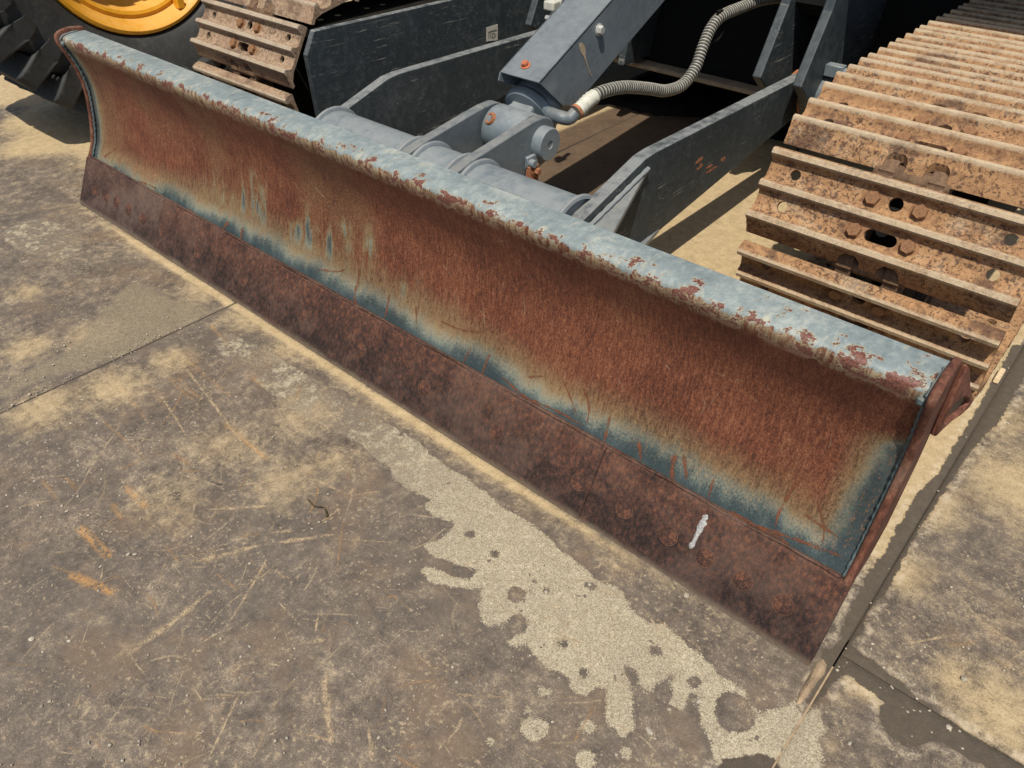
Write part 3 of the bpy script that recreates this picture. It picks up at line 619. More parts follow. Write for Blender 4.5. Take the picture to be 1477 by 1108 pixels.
creases = [([(724, 545), (760, 575), (800, 590), (842, 612)], .004), ([(842, 558), (850, 588), (847, 612)], .004), ([(922, 636), (926, 664)], .005), ([(976, 652), (970, 678), (973, 700)], .006), ([(986, 655), (992, 690)], .005), ([(1050, 738), (1100, 766), (1140, 786)], .005), ([(1090, 757), (1180, 792), (1220, 803)], .005), ([(1152, 690), (1126, 735), (1118, 762)], .004), ([(1160, 742), (1200, 770), (1215, 775)], .004), ([(1180, 720), (1190, 760), (1185, 790)], .003), ([(636, 462), (668, 476), (700, 478)], .003), ([(600, 440), (602, 475)], .004), ([(520, 385), (512, 430), (525, 445)], .006), ([(150, 226), (168, 213)], .004), ([(200, 262), (216, 268), (226, 272)], .005), ([(272, 300), (292, 318), (303, 342)], .004), ([(330, 320), (318, 345)], .006), ([(350, 328), (345, 360)], .007), ([(456, 388), (486, 392), (500, 388)], .003), ([(562, 425), (556, 460)], .004), ([(680, 500), (664, 540), (668, 556)], .004), ([(706, 512), (694, 545)], .003), ([(812, 545), (832, 600)], .003), ([(880, 600), (872, 640)], .004), ([(1030, 690), (1022, 720)], .003), ([(760, 545), (785, 540)], .003)]
face_ribbons([([face_ray(q) for q in c_], w_*.9, 0, .9) for c_, w_ in creases], 'rust_creases', 'crease')
rr = random.Random(11); fl = []
for _ in range(130):
    x, v_ = rr.uniform(.05, 2.5), rr.uniform(.05, .36); a = radians(rr.choice((100, 105, 110, 95, 80, 15, 150))+rr.gauss(0, 10)); l = rr.uniform(.01, .07)
    dx, dv = cos(a)*l, sin(a)*l
    if v_+dv > .37 or v_+dv < .03: continue
    fl.append(([(x, v_), (x+dx*.5+rr.gauss(0, l*.06), v_+dv*.5), (x+dx, v_+dv)], rr.uniform(.0005, .0014), rr.choice((0, .3, .7)), rr.uniform(.15, .6)))
fl += [([face_ray(q) for q in c_], w_, 0, .8) for c_, w_ in (([(446, 258), (470, 285), (478, 300)], .0022), ([(455, 320), (470, 345), (476, 352)], .0014), ([(230, 258), (226, 285)], .0012), ([(640, 380), (652, 400)], .001), ([(700, 258), (705, 262)], .001))]
face_ribbons(fl, 'face_scratches', 'scuff')
# end plates
ep = [(.072, .136), (.089, .163), (.103, .192), (.122, .267), (.133, .342), (.130, .397), (.117, .448), (.104, .483), (.0995, .502), (.104, .517), (.120, .526), (.15, .531), (.192, .527)]
eps = resample(spline(ep, 80), 44).tolist() + [(.206, .505), (.212, .43), (.235, .30), (.225, .16), (.17, .11), (.105, .115)]
for x0, x1 in ((0.005, .0165), (2.5860, 2.5985)):
    obj('end_plate', prism(eps, x0, x1, name='end_plate', smooth=40), 'endp', blade, .005, 3)
# weld bead in the corner beside each end plate
for x in (.0180, 2.5845):
    P = [(x+.001*sin(k*2.1), mp[k, 0]-.004+.0015*sin(k*3.7), mp[k, 1]) for k in range(2, n-3)]
    obj('weld_bead', sweep(P, [.0036+.0002*sin(k*1.9) for k in range(len(P))], 8), 'bead', blade)
for x, yy, zc in ((.022, .121, .490), (2.580, .121, .490)):
    obj('weld_bead', lathe([(.001, -.009), (.006, -.006), (.008, 0), (.006, .006), (.001, .009)], (x, yy-.004, zc), (0, .5, 1), 14), 'bead', blade)
# lifting ear behind the right end
ear_o = [(.188, .522), (.208, .504), (.248, .455), (.280, .422), (.301, .400), (.298, .386), (.27, .384), (.24, .390), (.212, .388), (.196, .384), (.19, .44)]
ear_i = [(.210, .440), (.236, .440), (.264, .422), (.287, .402), (.276, .392), (.245, .396), (.215, .397), (.202, .414)]
def earx(y): return 2.5975 + max(0, y-.19)*.17
def ear_mesh():
    bm = bmesh.new(); th = .010
    def loop(pts, dx): return [bm.verts.new((earx(a)+dx, a, b_)) for a, b_ in pts]
    O0, I0, O1, I1 = loop(ear_o, 0), loop(ear_i, 0), loop(ear_o, th), loop(ear_i, th)
    for Oq, Iq in ((O0, I0), (O1, I1)):
        ed = [bm.edges.new((Oq[i], Oq[(i+1) % len(Oq)])) for i in range(len(Oq))] + [bm.edges.new((Iq[i], Iq[(i+1) % len(Iq)])) for i in range(len(Iq))]
        bmesh.ops.triangle_fill(bm, edges=ed, use_beauty=True)
    for A, B in ((O0, O1), (I0, I1)):
        for i in range(len(A)): bm.faces.new((A[i], A[(i+1) % len(A)], B[(i+1) % len(A)], B[i]))
    bmesh.ops.recalc_face_normals(bm, faces=bm.faces); m = bpy.data.meshes.new('lifting_ear'); bm.to_mesh(m); bm.free()
    m.shade_smooth(); m.set_sharp_from_angle(angle=radians(35)); return m
obj('lifting_ear', ear_mesh(), 'ear', blade, .003, 2)
# cutting edge in three bolted pieces
def ce(x0, x1, mat, dy=0.0):
    nx = max(4, int((x1-x0)/.04)); pr = [(0+dy, .0005), (.004+dy, 0), (.022, 0), (.098, .137), (.076+dy, .140), (.0735+dy, .1385)]
    return obj('cutting_edge', prism(pr, x0, x1, name='cutting_edge', nx=nx), mat, blade, .002, 2)
ce(0.0, .4954, 'edge_bit', .0006); ce(.4960, 2.1236, 'edge'); ce(2.1242, 2.6, 'edge', .0006)
bolt_prof = [(.0182, -.002), (.0181, .0004), (.0176, .0008), (.0171, .0008), (.0166, .0003), (.0165, -.002)]
bm_ = lathe(bolt_prof, (0, 0, 0), (0, 0, 1), 32, 'plow_bolt', caps=False)
cn = Vector((0, -.138, .075)).normalized()
bdisc = lathe([(.0158, -.002), (.0156, .0003), (.012, .0009), (.001, .0011)], (0, 0, 0), (0, 0, 1), 28, 'bolt_head')
for i, x in enumerate((.09, .165, .235, .315, .405, .523, .72, .95, 1.211, 1.44, 1.66, 1.879, 2.097, 2.204, 2.301, 2.376, 2.45, 2.524)):
    b_ = obj('plow_bolt', bm_, 'edge_bolt', blade); orient(b_, (x, .0345-.0006, .0635), cn, i)
    b_ = obj('bolt_head', bdisc, 'bolt_dark', blade); orient(b_, (x, .0345-.0006, .0635), cn, i)
# thin line of weld between face and cutting edge
P = [(x, .0815+.0012*sin(x*31)-.0006*sin(x*83), .1415+.0012*sin(x*23)) for x in np.linspace(.02, 2.58, 220)]
obj('weld_bead', sweep(P, [.0022+.0006*sin(i*1.3) for i in range(220)], 8), 'edge_bit', blade)

# --- push arms
def arm_prof(): return [(.20, .245), (.495, .327), (.745, .400), (.79, .404), (1.66, .392), (1.735, .37), (1.77, .33), (1.735, .285), (1.66, .262), (.80, .150), (.55, .125), (.21, .125)]
arms = []
for x0, x1 in ((.752, .790), (1.700, 1.738)):
    a = obj('push_arm', prism(arm_prof(), x0, x1, name='push_arm'), 'paint_d', EX, .003, 2); arms.append(a)
    side = 1 if x0 > 1.2 else -1; xo = x1 if side > 0 else x0
    g = [(xo, .765, .372), (xo, .20, .215), (xo+side*.155, .20, .215)]
    V = [(p[0], p[1], p[2]) for p in g] + [(p[0], p[1], p[2]-.014) for p in g]
    obj('gusset_plate', mesh('gusset_plate', V, [(0, 1, 2), (5, 4, 3), (0, 3, 4, 1), (1, 4, 5, 2), (2, 5, 3, 0)]), 'paint', a, .0015, 1)
    P = [(xo+side*.006, .765-(.565)*t, .372-.157*t+.006) for t in np.linspace(.02, 1, 40)]
    obj('weld_bead', sweep(P, [.006+.001*sin(i*2.3) for i in range(40)], 7), 'weld', a)
    g = [(xo, .86, .168), (xo, .30, .135), (xo+side*.10, .30, .135)]
    V = [(p[0], p[1], p[2]) for p in g] + [(p[0], p[1], p[2]-.014) for p in g]
    obj('gusset_plate', mesh('gusset_plate', V, [(0, 1, 2), (5, 4, 3), (0, 3, 4, 1), (1, 4, 5, 2), (2, 5, 3, 0)]), 'paint', a, .0015, 1)
    # scrape marks worn to rust on the outer cheek
    if side > 0:
        for (p, q, r_) in (((1003, 236), (1014, 227), .006), ((1005, 245), (1014, 238), .004), ((1008, 240), (1012, 236), .003), ((1018, 243), (1028, 238), .004), ((1018, 250), (1034, 240), .004), ((1040, 231), (1046, 229), .006)):
            A = hit(*p, 0, x1); B = hit(*q, 0, x1); m_ = (A+B)/2
            pts = [A+(B-A)*t + np.array([0, .002*sin(t*9), 0]) for t in np.linspace(0, 1, 8)]
            V = []; 
            d = (B-A)/np.linalg.norm(B-A); e = np.array([0, -d[2], d[1]])
            prof = [sin(pi*t)**.6 for t in np.linspace(.04, .96, 8)]
            V = [np.array([x1+.0004, *(p_+e*r_*w_*(1+.6*sin(i*2.7)))[1:]]) for i, (p_, w_) in enumerate(zip(pts, prof))] + [np.array([x1+.0004, *(p_-e*r_*w_)[1:]]) for p_, w_ in reversed(list(zip(pts, prof)))]
            nn_ = len(V); V2 = V + [np.array([x1-.002, v[1], v[2]]) for v in V]
            obj('scrape_mark', mesh('scrape_mark', V2, [tuple(range(nn_))]+[(i, (i+1) % nn_, nn_+(i+1) % nn_, nn_+i) for i in range(nn_)]), 'orust', a)
    # pivot boss with seals
    for xx, rr in ((x0-.012, .062), (x1+.001, .062)):
        obj('pivot_seal', lathe([(.03, 0), (rr, 0), (rr+.004, .004), (rr, .011), (.03, .011)], (xx, 1.70, .327), (1, 0, 0), 32), 'orust', a)
    obj('grease_nipple', lathe([(.007, 0), (.007, .008), (.004, .012), (.006, .018), (.002, .022)], (x0+.019, 1.665, .389), (0, 0, 1), 12), 'orust', a)
# --- cross tube
tube = obj('cross_tube', lathe([(.098, .790), (.098, 1.700)], (0, .515, .262), (1, 0, 0), 64, smooth=40), 'paint_l', EX)
for x, s_ in ((.7905, 1), (1.6995, -1), (1.146, 1), (1.202, 1), (1.326, 1), (1.382, 1)):
    obj('weld_bead', lathe([(.099, -.008), (.107, -.004), (.109, 0), (.106, .005), (.099, .008)], (x, .515, .262), (1, 0, 0), 48, caps=False), 'weld', tube)
# --- clevis plates carrying the cylinder pin
PIN = (.790, .335)
def clevis():
    top = [(.44, .352), (.50, .366), (.535, .372), (.75, .402)]
    arc = [(PIN[0]+.068*sin(t), PIN[1]+.068*cos(t)) for t in np.linspace(.1, pi-.3, 14)]
    return top + arc + [(.62, .215), (.56, .20), (.47, .25)]
for x0 in (1.158, 1.338):
    obj('clevis_plate', prism(clevis(), x0, x0+.032, name='clevis_plate', smooth=30), 'paint', EX, .004, 2)
pin = obj('cylinder_pin', lathe([(.046, 1.14), (.046, 1.372), (.046, 1.398), (.043, 1.402), (.012, 1.402), (.010, 1.3995)], (0, *PIN), (1, 0, 0), 40), 'paint_l', EX)
lug = obj('pin_stop', join(boxm(1.372, 1.384, PIN[0]-.075, PIN[0]-.03, PIN[1]-.055, PIN[1]-.02), lathe([(.012, 1.372), (.012, 1.40)], (0, PIN[0]-.062, PIN[1]-.038), (1, 0, 0), 16)), 'paint_l', pin, .002, 1)
sb = obj('stop_bolt', hexbolt(.011, .016), 'orust', pin); orient(sb, (1.392, PIN[0]-.052, PIN[1]-.062), (1, 0, 0))
obj('retainer_plate', boxm(1.376, 1.392, PIN[0]-.075, PIN[0]-.035, PIN[1]-.105, PIN[1]-.045), 'orust', pin, .002, 1)
# --- lift cylinder
CD = Vector((0, cos(radians(26)), sin(radians(26)))); CU = Vector((0, -sin(radians(26)), cos(radians(26))))
PC = Vector((1.264, *PIN))
cyl = obj('lift_cylinder', lathe([(.045, .13), (.060, .15), (.060, 1.15)], PC, CD, 40), 'paint_d', EX)
obj('cylinder_eye', lathe([(.040, 1.196), (.064, 1.198), (.068, 1.206), (.068, 1.322), (.064, 1.330), (.040, 1.332)], (0, *PIN), (1, 0, 0), 36), 'paint_l', cyl)
def block():
    V = []; F = []
    for d_, hw, hh in ((.0, .050, .052), (.035, .050, .050), (.06, .040, .046), (.09, .040, .050)):
        for sx, sy in ((-1, -1), (1, -1), (1, 1), (-1, 1)): V.append(PC + CD*d_ + Vector((hw*sx, 0, 0)) + CU*hh*sy)
    for j in range(3):
        for i in range(4): k = (i+1) % 4; F.append((j*4+i, j*4+k, j*4+4+k, j*4+4+i))
    F += [(0, 1, 2, 3), (15, 14, 13, 12)]; return mesh('eye_block', V, F, 30)
obj('eye_block', block(), 'paint_l', cyl, .008, 3)
obj('gland_flange', lathe([(.05, .068), (.078, .070), (.085, .076), (.086, .094), (.082, .100), (.078, .106), (.080, .112), (.080, .135), (.072, .145), (.072, .21)], PC, CD, 44), 'paint_l', cyl)
GD = Vector((-.25, -.72, .64)).normalized(); GP = Vector((1.222, PIN[0]-.068*.72, PIN[1]+.068*.64))
obj('grease_port', lathe([(.010, -.010), (.010, .0035), (.012, .0055), (.017, .005), (.019, .0), (.019, -.008)], GP, tuple(GD), 24, caps=False), 'orust', cyl)
obj('port_recess', lathe([(.0105, -.002), (.0105, .0015)], GP, tuple(GD), 16), 'dark', cyl)
# fitting elbow on the side of the gland
e0 = Vector(hit(790, 163, 0, 1.33)); e1_ = Vector(hit(808, 169, 0, 1.385)); e2_ = Vector(hit(821, 171, 0, 1.405)); e3_ = Vector(hit(830, 163, 0, 1.413))
fe = [e0, e1_, e2_, e3_]
obj('hose_elbow', sweep(spline([tuple(v) for v in fe], 22), .0185, 16), 'paint', cyl)
# --- folded sheet cover over the cylinder
CX0, CX1, TH = 1.208, 1.352, .004
def cpt(x, a, h): return Vector((x, PIN[0], PIN[1])) + CD*a + CU*h
TOPH = .138
def sheet(poly, name):
    nrm_ = (poly[1]-poly[0]).cross(poly[2]-poly[0]).normalized()*TH; V = list(poly) + [p-nrm_ for p in poly]; m_ = len(poly)
    return mesh(name, V, [tuple(range(m_)), tuple(m_+i for i in reversed(range(m_)))] + [(i, m_+i, m_+(i+1) % m_, (i+1) % m_) for i in range(m_)])
cov = obj('cylinder_cover', join(
    sheet([cpt(CX0, .075, TOPH), cpt(CX1, .075, TOPH), cpt(CX1, 1.1, TOPH), cpt(CX0, 1.1, TOPH)], 'a'),
    sheet([cpt(CX1, .075, TOPH), cpt(CX1, .132, TOPH-.125), cpt(CX1, .178, TOPH-.166), cpt(CX1, 1.1, TOPH-.166), cpt(CX1, 1.1, TOPH)], 'b'),
    sheet([cpt(CX0, .075, TOPH), cpt(CX0, 1.1, TOPH), cpt(CX0, 1.1, TOPH-.13), cpt(CX0, .16, TOPH-.13), cpt(CX0, .058, TOPH-.016)], 'c'), name='cylinder_cover'), 'paint_c', EX)
cb = obj('cover_bolt', hexbolt(.0105, .013), 'redbolt', cov); orient(cb, cpt(CX0+.062, .118, TOPH+.0005), CU)
cb = obj('cover_bolt', hexbolt(.0125, .014), 'zinc', cov); bh = hit(864, 43, 0, CX1+.001); orient(cb, (CX1+.0005, bh[1], bh[2]), (1, 0, 0), .4)
# dried drip on the cover side
dp = [hit(*q, 0, CX1+.0012) for q in [(838, 62), (843, 80), (848, 97), (854, 112)]]
P = spline([tuple(v) for v in dp], 16)
V = [(CX1+.0013, p_[1]-w_, p_[2]) for p_, w_ in zip(P, [.004, .010, .0125, .012, .010, .006, .004, .003, .0025, .0024, .0022, .002, .002, .0018, .0015, .001])]
V += [(CX1+.0013, p_[1]+w_, p_[2]) for p_, w_ in reversed(list(zip(P, [.004, .010, .0125, .012, .010, .006, .004, .003, .0025, .0024, .0022, .002, .002, .0018, .0015, .001])))]
V2 = V + [(CX1-.001, v[1], v[2]) for v in V]; m_ = len(V)
obj('mud_drip', mesh('mud_drip', V2, [tuple(range(m_))] + [(i, (i+1) % m_, m_+(i+1) % m_, m_+i) for i in range(m_)]), 'concrete', cov)
# pale clamp beside the cover
cl = [hit(*q, 0, 1.13) for q in [(793, 30), (800, 18), (806, 4), (812, -10)]]
obj('hose_clamp', sweep([tuple(v) for v in cl], .010, 8), 'sleeve', EX)
cl2 = hit(797, 8, 0, 1.13); obj('hose_clamp', boxm(1.11, 1.15, cl2[1]-.02, cl2[1]+.012, cl2[2]-.012, cl2[2]+.014), 'sleeve', EX, .004, 2)
cl2 = hit(792, 27, 0, 1.13); obj('clamp_bolt', lathe([(.009, -.012), (.009, .012)], tuple(cl2), (1, -.3, 0), 6, smooth=10), 'zinc', EX)
# --- hydraulic hose in a spiral guard
hp_px = [((836, 158), 1.415), ((850, 144), 1.42), ((868, 133), 1.43), ((900, 126), 1.44), ((935, 128), 1.45), ((960, 131), 1.46), ((985, 122), 1.47), ((1003, 98), 1.47), ((1013, 70), 1.46), ((1025, 42), 1.45), ((1040, 24), 1.45), ((1066, 12), 1.46)]
hp = np.array([hit(*q, 0, x) for q, x in hp_px]); hp = np.vstack([hp, hp[-1]+(.03, .14, .01), hp[-1]+(.07, .42, -.02)])
HP = resample(spline(hp.tolist(), 500), 481)
L = np.linalg.norm(np.diff(HP, axis=0), axis=1).sum()
rid = np.array([[.0, .35, 1, .35][i % 4] for i in range(481)]); me = sweep(HP.tolist(), (.0155+.0032*rid).tolist(), 14, 'hydraulic_hose', 80)
at = me.attributes.new('ridge', 'FLOAT', 'POINT'); at.data.foreach_set('value', np.repeat(rid, 14).astype(np.float32))
hose = obj('hydraulic_hose', me, 'hose', EX, label='hydraulic hose wrapped in a pale spiral guard')
sl_p = resample(spline([tuple(hit(830, 163, 0, 1.413)), tuple(hp[0]), tuple(hp[1]), tuple((hp[1]+hp[2])/2)], 40), 26)
obj('hose_sleeve', sweep(sl_p.tolist(), [.0205+.0012*sin(i*1.7) for i in range(26)], 16), 'sleeve', hose)
obj('hose_ferrule', sweep(sl_p[:4].tolist(), .0225, 16), 'orust', hose)
rg = hit(1035, 38, 0, 1.45)
obj('hose_guide', sweep([tuple(rg + np.array([.0, cos(t)*.045, sin(t)*.045])) for t in np.linspace(-2.2, 1.9, 22)], .006, 8), 'dark', EX)

# --- rear pivot brackets
def brk(xp): 
    A = [(1.50, .405), (1.60, .60), (1.66, .78), (1.68, 1.0), (2.1, 1.0), (2.1, .35), (1.78, .245), (1.70, .235), (1.63, .262), (1.60, .31), (1.56, .36)]
    return prism(A, xp, xp+.030, name='pivot_bracket')
for xs_ in (.700, .815, 1.632, 1.765):
    k = obj('pivot_bracket', brk(xs_), 'paint_d', EX, .004, 2)
    if xs_ == 1.765:
        obj('pivot_boss', lathe([(.03, 0), (.072, 0), (.072, .022), (.062, .030), (.03, .030)], (xs_+.030, 1.70, .327), (1, 0, 0), 36), 'paint', k)
        obj('pivot_pin', lathe([(.030, 0), (.030, .055), (.026, .06)], (xs_+.055, 1.70, .327), (1, 0, 0), 28), 'paint_l', k)
        obj('keeper_lug', join(boxm(xs_+.030, xs_+.085, 1.655, 1.69, .405, .44), lathe([(.014, xs_+.085), (.014, xs_+.10)], (0, 1.672, .422), (1, 0, 0), 16)), 'paint_l', k, .002, 1)
obj('bracket_web', prism([(1.64, .60), (1.69, .80), (1.70, 1.0), (1.74, 1.0), (1.73, .78), (1.69, .56)], 1.662, 1.765, name='bracket_web'), 'dark', EX)
# --- centre body, belly plate, upper house
obj('car_body', prism([(1.98, .20), (2.02, .38), (2.10, .62), (2.10, .93), (3.6, .93), (3.6, .30), (2.4, .20)], .60, 2.02, name='car_body'), 'dark', EX, .01, 2)
obj('body_rib', prism([(1.80, .24), (1.86, .55), (1.95, .93), (2.1, .93), (2.1, .24)], .93, .96, name='body_rib'), 'paint_d', EX, .004, 2)
obj('belly_plate', boxm(.66, 1.62, 1.92, 2.35, .205, .222), 'concrete', EX, .004, 1)
obj('swing_bearing', lathe([(.62, .93), (.62, 1.02), (.56, 1.02), (.56, .93)], (1.28, 2.75, 0), (0, 0, 1), 64), 'dark', EX)
house = obj('upper_house', prism([(1.52, 1.02), (4.3, 1.02), (4.6, 1.2), (4.6, 2.05), (2.5, 2.05), (2.3, 1.75), (1.52, 1.55)], -.06, 2.64, name='upper_house'), 'dark', EX, .03, 2)

# --- tracks
PITCH_, RP = .19, .243; RC = RP*cos(radians(22.9))
SL = .555
def shoe_mesh(mat):
    gro = lambda c: [(c-.019, .0405), (c-.0125, .0455), (c-.0085, .0575), (c-.0045, .0625), (c+.0045, .0625), (c+.0085, .0575), (c+.0125, .0455), (c+.019, .0405)]
    top = [(-.108, .014), (-.104, .0215), (-.094, .0310)] + gro(-.070) + [(-.035, .0385)] + gro(0) + [(.035, .0385)] + gro(.070)[:5] + [(.0795, .057), (.0825, .045), (.083, .033)]
    bot = [(.081, .028), (.05, .0285), (-.06, .0285), (-.086, .0225), (-.098, .0095)]
    me = prism(top+bot, -SL/2, SL/2, name='track_shoe', nx=1)
    base = bpy.data.objects.new('tmp', me); COL.objects.link(base)
    cm = []
    def cylc(x, s, rx, ry, n=20, z0=0.0, z1=.09): 
        ps = [(x+rx*cos(2*pi*i/n), s+ry*sin(2*pi*i/n)) for i in range(n)]; return prism(ps, z0, z1, axis='z')
    def slot(x, s, hl, r):
        ps = [(x+hl+r*cos(t), s+r*sin(t)) for t in np.linspace(-pi/2, pi/2, 9)] + [(x-hl+r*cos(t), s+r*sin(t)) for t in np.linspace(pi/2, 3*pi/2, 9)]; return prism(ps, 0, .09, axis='z')
    for sx in (-.2155, .2155): cm += [cylc(sx, .036, .0115, .0115), cylc(sx, -.034, .0115, .0115)]
    cm += [slot(0, -.034, .021, .0125), cylc(0, .037, .0145, .0145)]
    for sx in (-.041, .041): cm.append(prism([(sx-.027, -.14), (sx+.027, -.14), (sx+.022, -.092), (sx+.012, -.0835), (sx-.012, -.0835), (sx-.022, -.092)], -.02, .07, axis='z'))
    cut = bpy.data.objects.new('tmpc', join(*cm)); COL.objects.link(cut)
    md = base.modifiers.new('b', 'BOOLEAN'); md.object = cut; md.operation = 'DIFFERENCE'; md.solver = 'EXACT'
    dg = bpy.context.evaluated_depsgraph_get(); res = bpy.data.meshes.new_from_object(base.evaluated_get(dg)); res.name = 'track_shoe'
    bpy.data.objects.remove(base); bpy.data.objects.remove(cut)
    res.materials.clear(); res.materials.append(MT[mat]); res.shade_smooth(); res.set_sharp_from_angle(angle=radians(38)); return res
hb = hexbolt(.0155, .015, True, 'track_bolt')
def link_mesh():
    pr = [(-.115, -.012), (-.112, .018), (-.09, .0275), (.07, .0275), (.098, .018), (.115, .0), (.112, -.022), (.09, -.034), (.06, -.036), (.02, -.026), (-.03, -.026), (-.07, -.036), (-.10, -.032)]
    return prism(pr, -.016, .016, name='track_link', smooth=30)
lk = link_mesh(); pn = lathe([(.022, -.075), (.022, .075)], (0, 0, 0), (1, 0, 0), 18, 'link_pin')
def track(xc, yc, zc, a0, mat, bmat, npad_top, npad_low, name_label, rail):
    tr = obj('crawler_track', join(boxm(xc-.12, xc+.12, yc+.05, yc+2.6, .17, .43), lathe([(.04, -.05), (.17, -.05), (.19, -.04), (.19, .04), (.17, .05), (.04, .05)], (xc, yc, zc), (1, 0, 0), 48)), 'dark', EX, label=name_label)
    sm = shoe_mesh(mat); poses = []
    for k in (-1, 0, 1):
        th = radians(a0 + k*46); c = Vector((xc, yc-RC*cos(th), zc+RC*sin(th))); poses.append((c, Vector((0, sin(th), cos(th))), Vector((0, -cos(th), sin(th)))))
    # behind the last arc pad the chain runs flat along the top
    th = radians(a0 + 46); tg = radians(a0+46+23)
    e = Vector((xc, yc-RP*cos(tg), zc+RP*sin(tg))); first_tilt = None
    top = []
    y, z = e.y, e.z
    for k in range(npad_top):
        zt = zc+RP-.003*k if k < 4 else zc+RP-.012; y2 = y+sqrt(PITCH_**2-(zt-z)**2); c = Vector((xc, (y+y2)/2, (z+zt)/2)); t = Vector((0, y2-y, zt-z)).normalized()
        top.append((c, t, Vector((0, -t.z, t.y)))); y, z = y2, zt
    th = radians(a0-46-23); y, z = yc-RP*cos(th), zc+RP*sin(th); low = []
    for k in range(npad_low):
        zt = .0735; 
        if abs(zt-z) > PITCH_*.9: zt = z-PITCH_*.9
        y2 = y+sqrt(PITCH_**2-(zt-z)**2); c = Vector((xc, (y+y2)/2, (z+zt)/2)); t = Vector((0, y-y2, z-zt)).normalized()
        low.append((c, t, Vector((0, -t.z, t.y)))); y, z = y2, zt
    for i, (c, t, nv) in enumerate(low[::-1] + poses + top):
        R = Matrix((Vector((1, 0, 0)), t, nv)).transposed().to_4x4()
        s = obj('track_shoe', sm, None, tr); j = random.uniform
        s.matrix_basis = Matrix.Translation(c + Vector((j(-.002, .002), 0, 0))) @ R @ Matrix.Rotation(radians(j(-.4, .4)), 4, 'Z')
        for bx, bs in ((-.055, -.034), (.055, -.034), (-.0475, .036), (.0475, .036)):
            b_ = obj('track_bolt', hb, bmat, tr); b_.matrix_basis = Matrix.Translation(c) @ R @ Matrix.Translation((bx, bs, .0375)) @ Matrix.Rotation(j(0, 1), 4, 'Z')
        for lx in (-.05, .05):
            l_ = obj('track_link', lk, 'link', tr); l_.matrix_basis = Matrix.Translation(c + Vector((lx, 0, 0))) @ R
        p_ = obj('link_pin', pn, 'link', tr); p_.matrix_basis = Matrix.Translation(c + t*PITCH_/2)
    return tr
track(2.3275, .965, .306, 28.5, 'shoe', 'bolt_o', 8, 3, 'crawler track with ochre rusty triple-ridged shoes', True)
track(.227, .842, .306, 33.0, 'shoe_l', 'link', 4, 2, 'crawler track with dusty pale rusty shoes beside the wheel', True)
# inner face of the side frame beside the dusty track
fr = obj('track_frame', prism([(.66, .515), (.62, .45), (.635, .12), (2.9, .12), (2.9, .50), (1.2, .508)], .535, .556, name='track_frame'), 'paint_d', EX, .003, 1)
obj('track_frame_top', boxm(.30, .535, .70, 2.9, .47, .506), 'dark', EX)
# measuring label on the frame
lb = [hit(*q, 0, .558) for q in [(702, 60), (702, 40), (718, 35), (718, 58)]]
lab = obj('measuring_label', mesh('measuring_label', [tuple(v) for v in lb] + [(.5565, v[1], v[2]) for v in lb], [(0, 1, 2, 3), (0, 4, 5, 1), (1, 5, 6, 2), (2, 6, 7, 3), (3, 7, 4, 0)]), 'label', fr)
def lquad(u0, v0, u1, v1):
    A, B, Cc, D = [np.array(lb[i]) for i in (0, 1, 2, 3)]
    f = lambda u, v: (A*(1-u)+D*u)*(1-v)+(B*(1-u)+Cc*u)*v
    q = [f(u0, v0), f(u1, v0), f(u1, v1), f(u0, v1)]; return [(.5586, p_[1], p_[2]) for p_ in q]
V = []; F = []
for r in [(.12, .62, .9, .66)] + [(.18+.11*i, .62, .205+.11*i, .78 if i % 2 else .70) for i in range(7)] + [(.16, .2, .2, .62), (.30, .2, .34, .62), (.45, .2, .50, .50), (.45, .46, .68, .50), (.64, .2, .69, .50), (.45, .18, .69, .22), (.78, .2, .82, .44)]:
    o = len(V); V += lquad(*r); F.append((o, o+1, o+2, o+3))
obj('label_print', mesh('label_print', V, F), 'ink', lab)

# ------------------------------------------------------------------ loader wheel
WX, WY, WZ, WR = -.55, .665, .697, .700
LW = empty('loader_wheel', (WX-.2, WY, 0), label='big black lugged tyre on a bright yellow rim behind the blade end', category='wheel')
tp = [(.372, -.03), (.385, .012), (.43, .045), (.50, .072), (.55, .076), (.585, .055), (.602, .030), (.610, .0), (.614, -.10), (.616, -.21), (.614, -.32), (.610, -.43), (.602, -.455), (.56, -.498), (.45, -.47), (.385, -.43), (.372, -.39)]
tps = spline(tp, 90)
obj('tyre', lathe([tuple(q) for q in tps], (WX, WY, WZ), (1, 0, 0), 96, smooth=60, caps=False), 'tyre', LW)
def lug_mesh(sgn):
    # angled bar lug standing on the tread and wrapping over the shoulder; local x axial, y tangential, z radial
    st = [(.074, .515, -.020, .014, .010), (.092, .570, -.026, .020, .045), (.096, .640, -.030, .026, .085), (.090, WR-.018, -.033, .030, .095), (.074, WR, -.034, .032, .095), (-.06, WR+.003, -.005, .066, .095), (-.195, WR+.004, .030, .100, .095)]
    V = []; F = []
    for x, r, y0, y1, dp_ in st:
        for y, q in ((y0-.008, r-dp_), (y0, r), (y1, r), (y1+.008, r-dp_)):
            V.append((x if sgn > 0 else -.42-x, y, q))
    for i in range(len(st)-1):
        for k in range(4): q = (k+1) % 4; F.append((i*4+k, i*4+q, i*4+4+q, i*4+4+k))
    F += [(0, 1, 2, 3), tuple(len(V)-4+k for k in (3, 2, 1, 0))]
    return mesh('tread_lug', V, F, 25)
lm = {s_: lug_mesh(s_) for s_ in (1, -1)}; NL = 32
for s_ in (1, -1):
    for i in range(NL):
        l_ = obj('tread_lug', lm[s_], 'tyre', LW, .004, 2)
        l_.matrix_basis = Matrix.Translation((WX, WY, WZ)) @ Matrix.Rotation(2*pi*(i+(.93 if s_ < 0 else .43))/NL, 4, 'X')
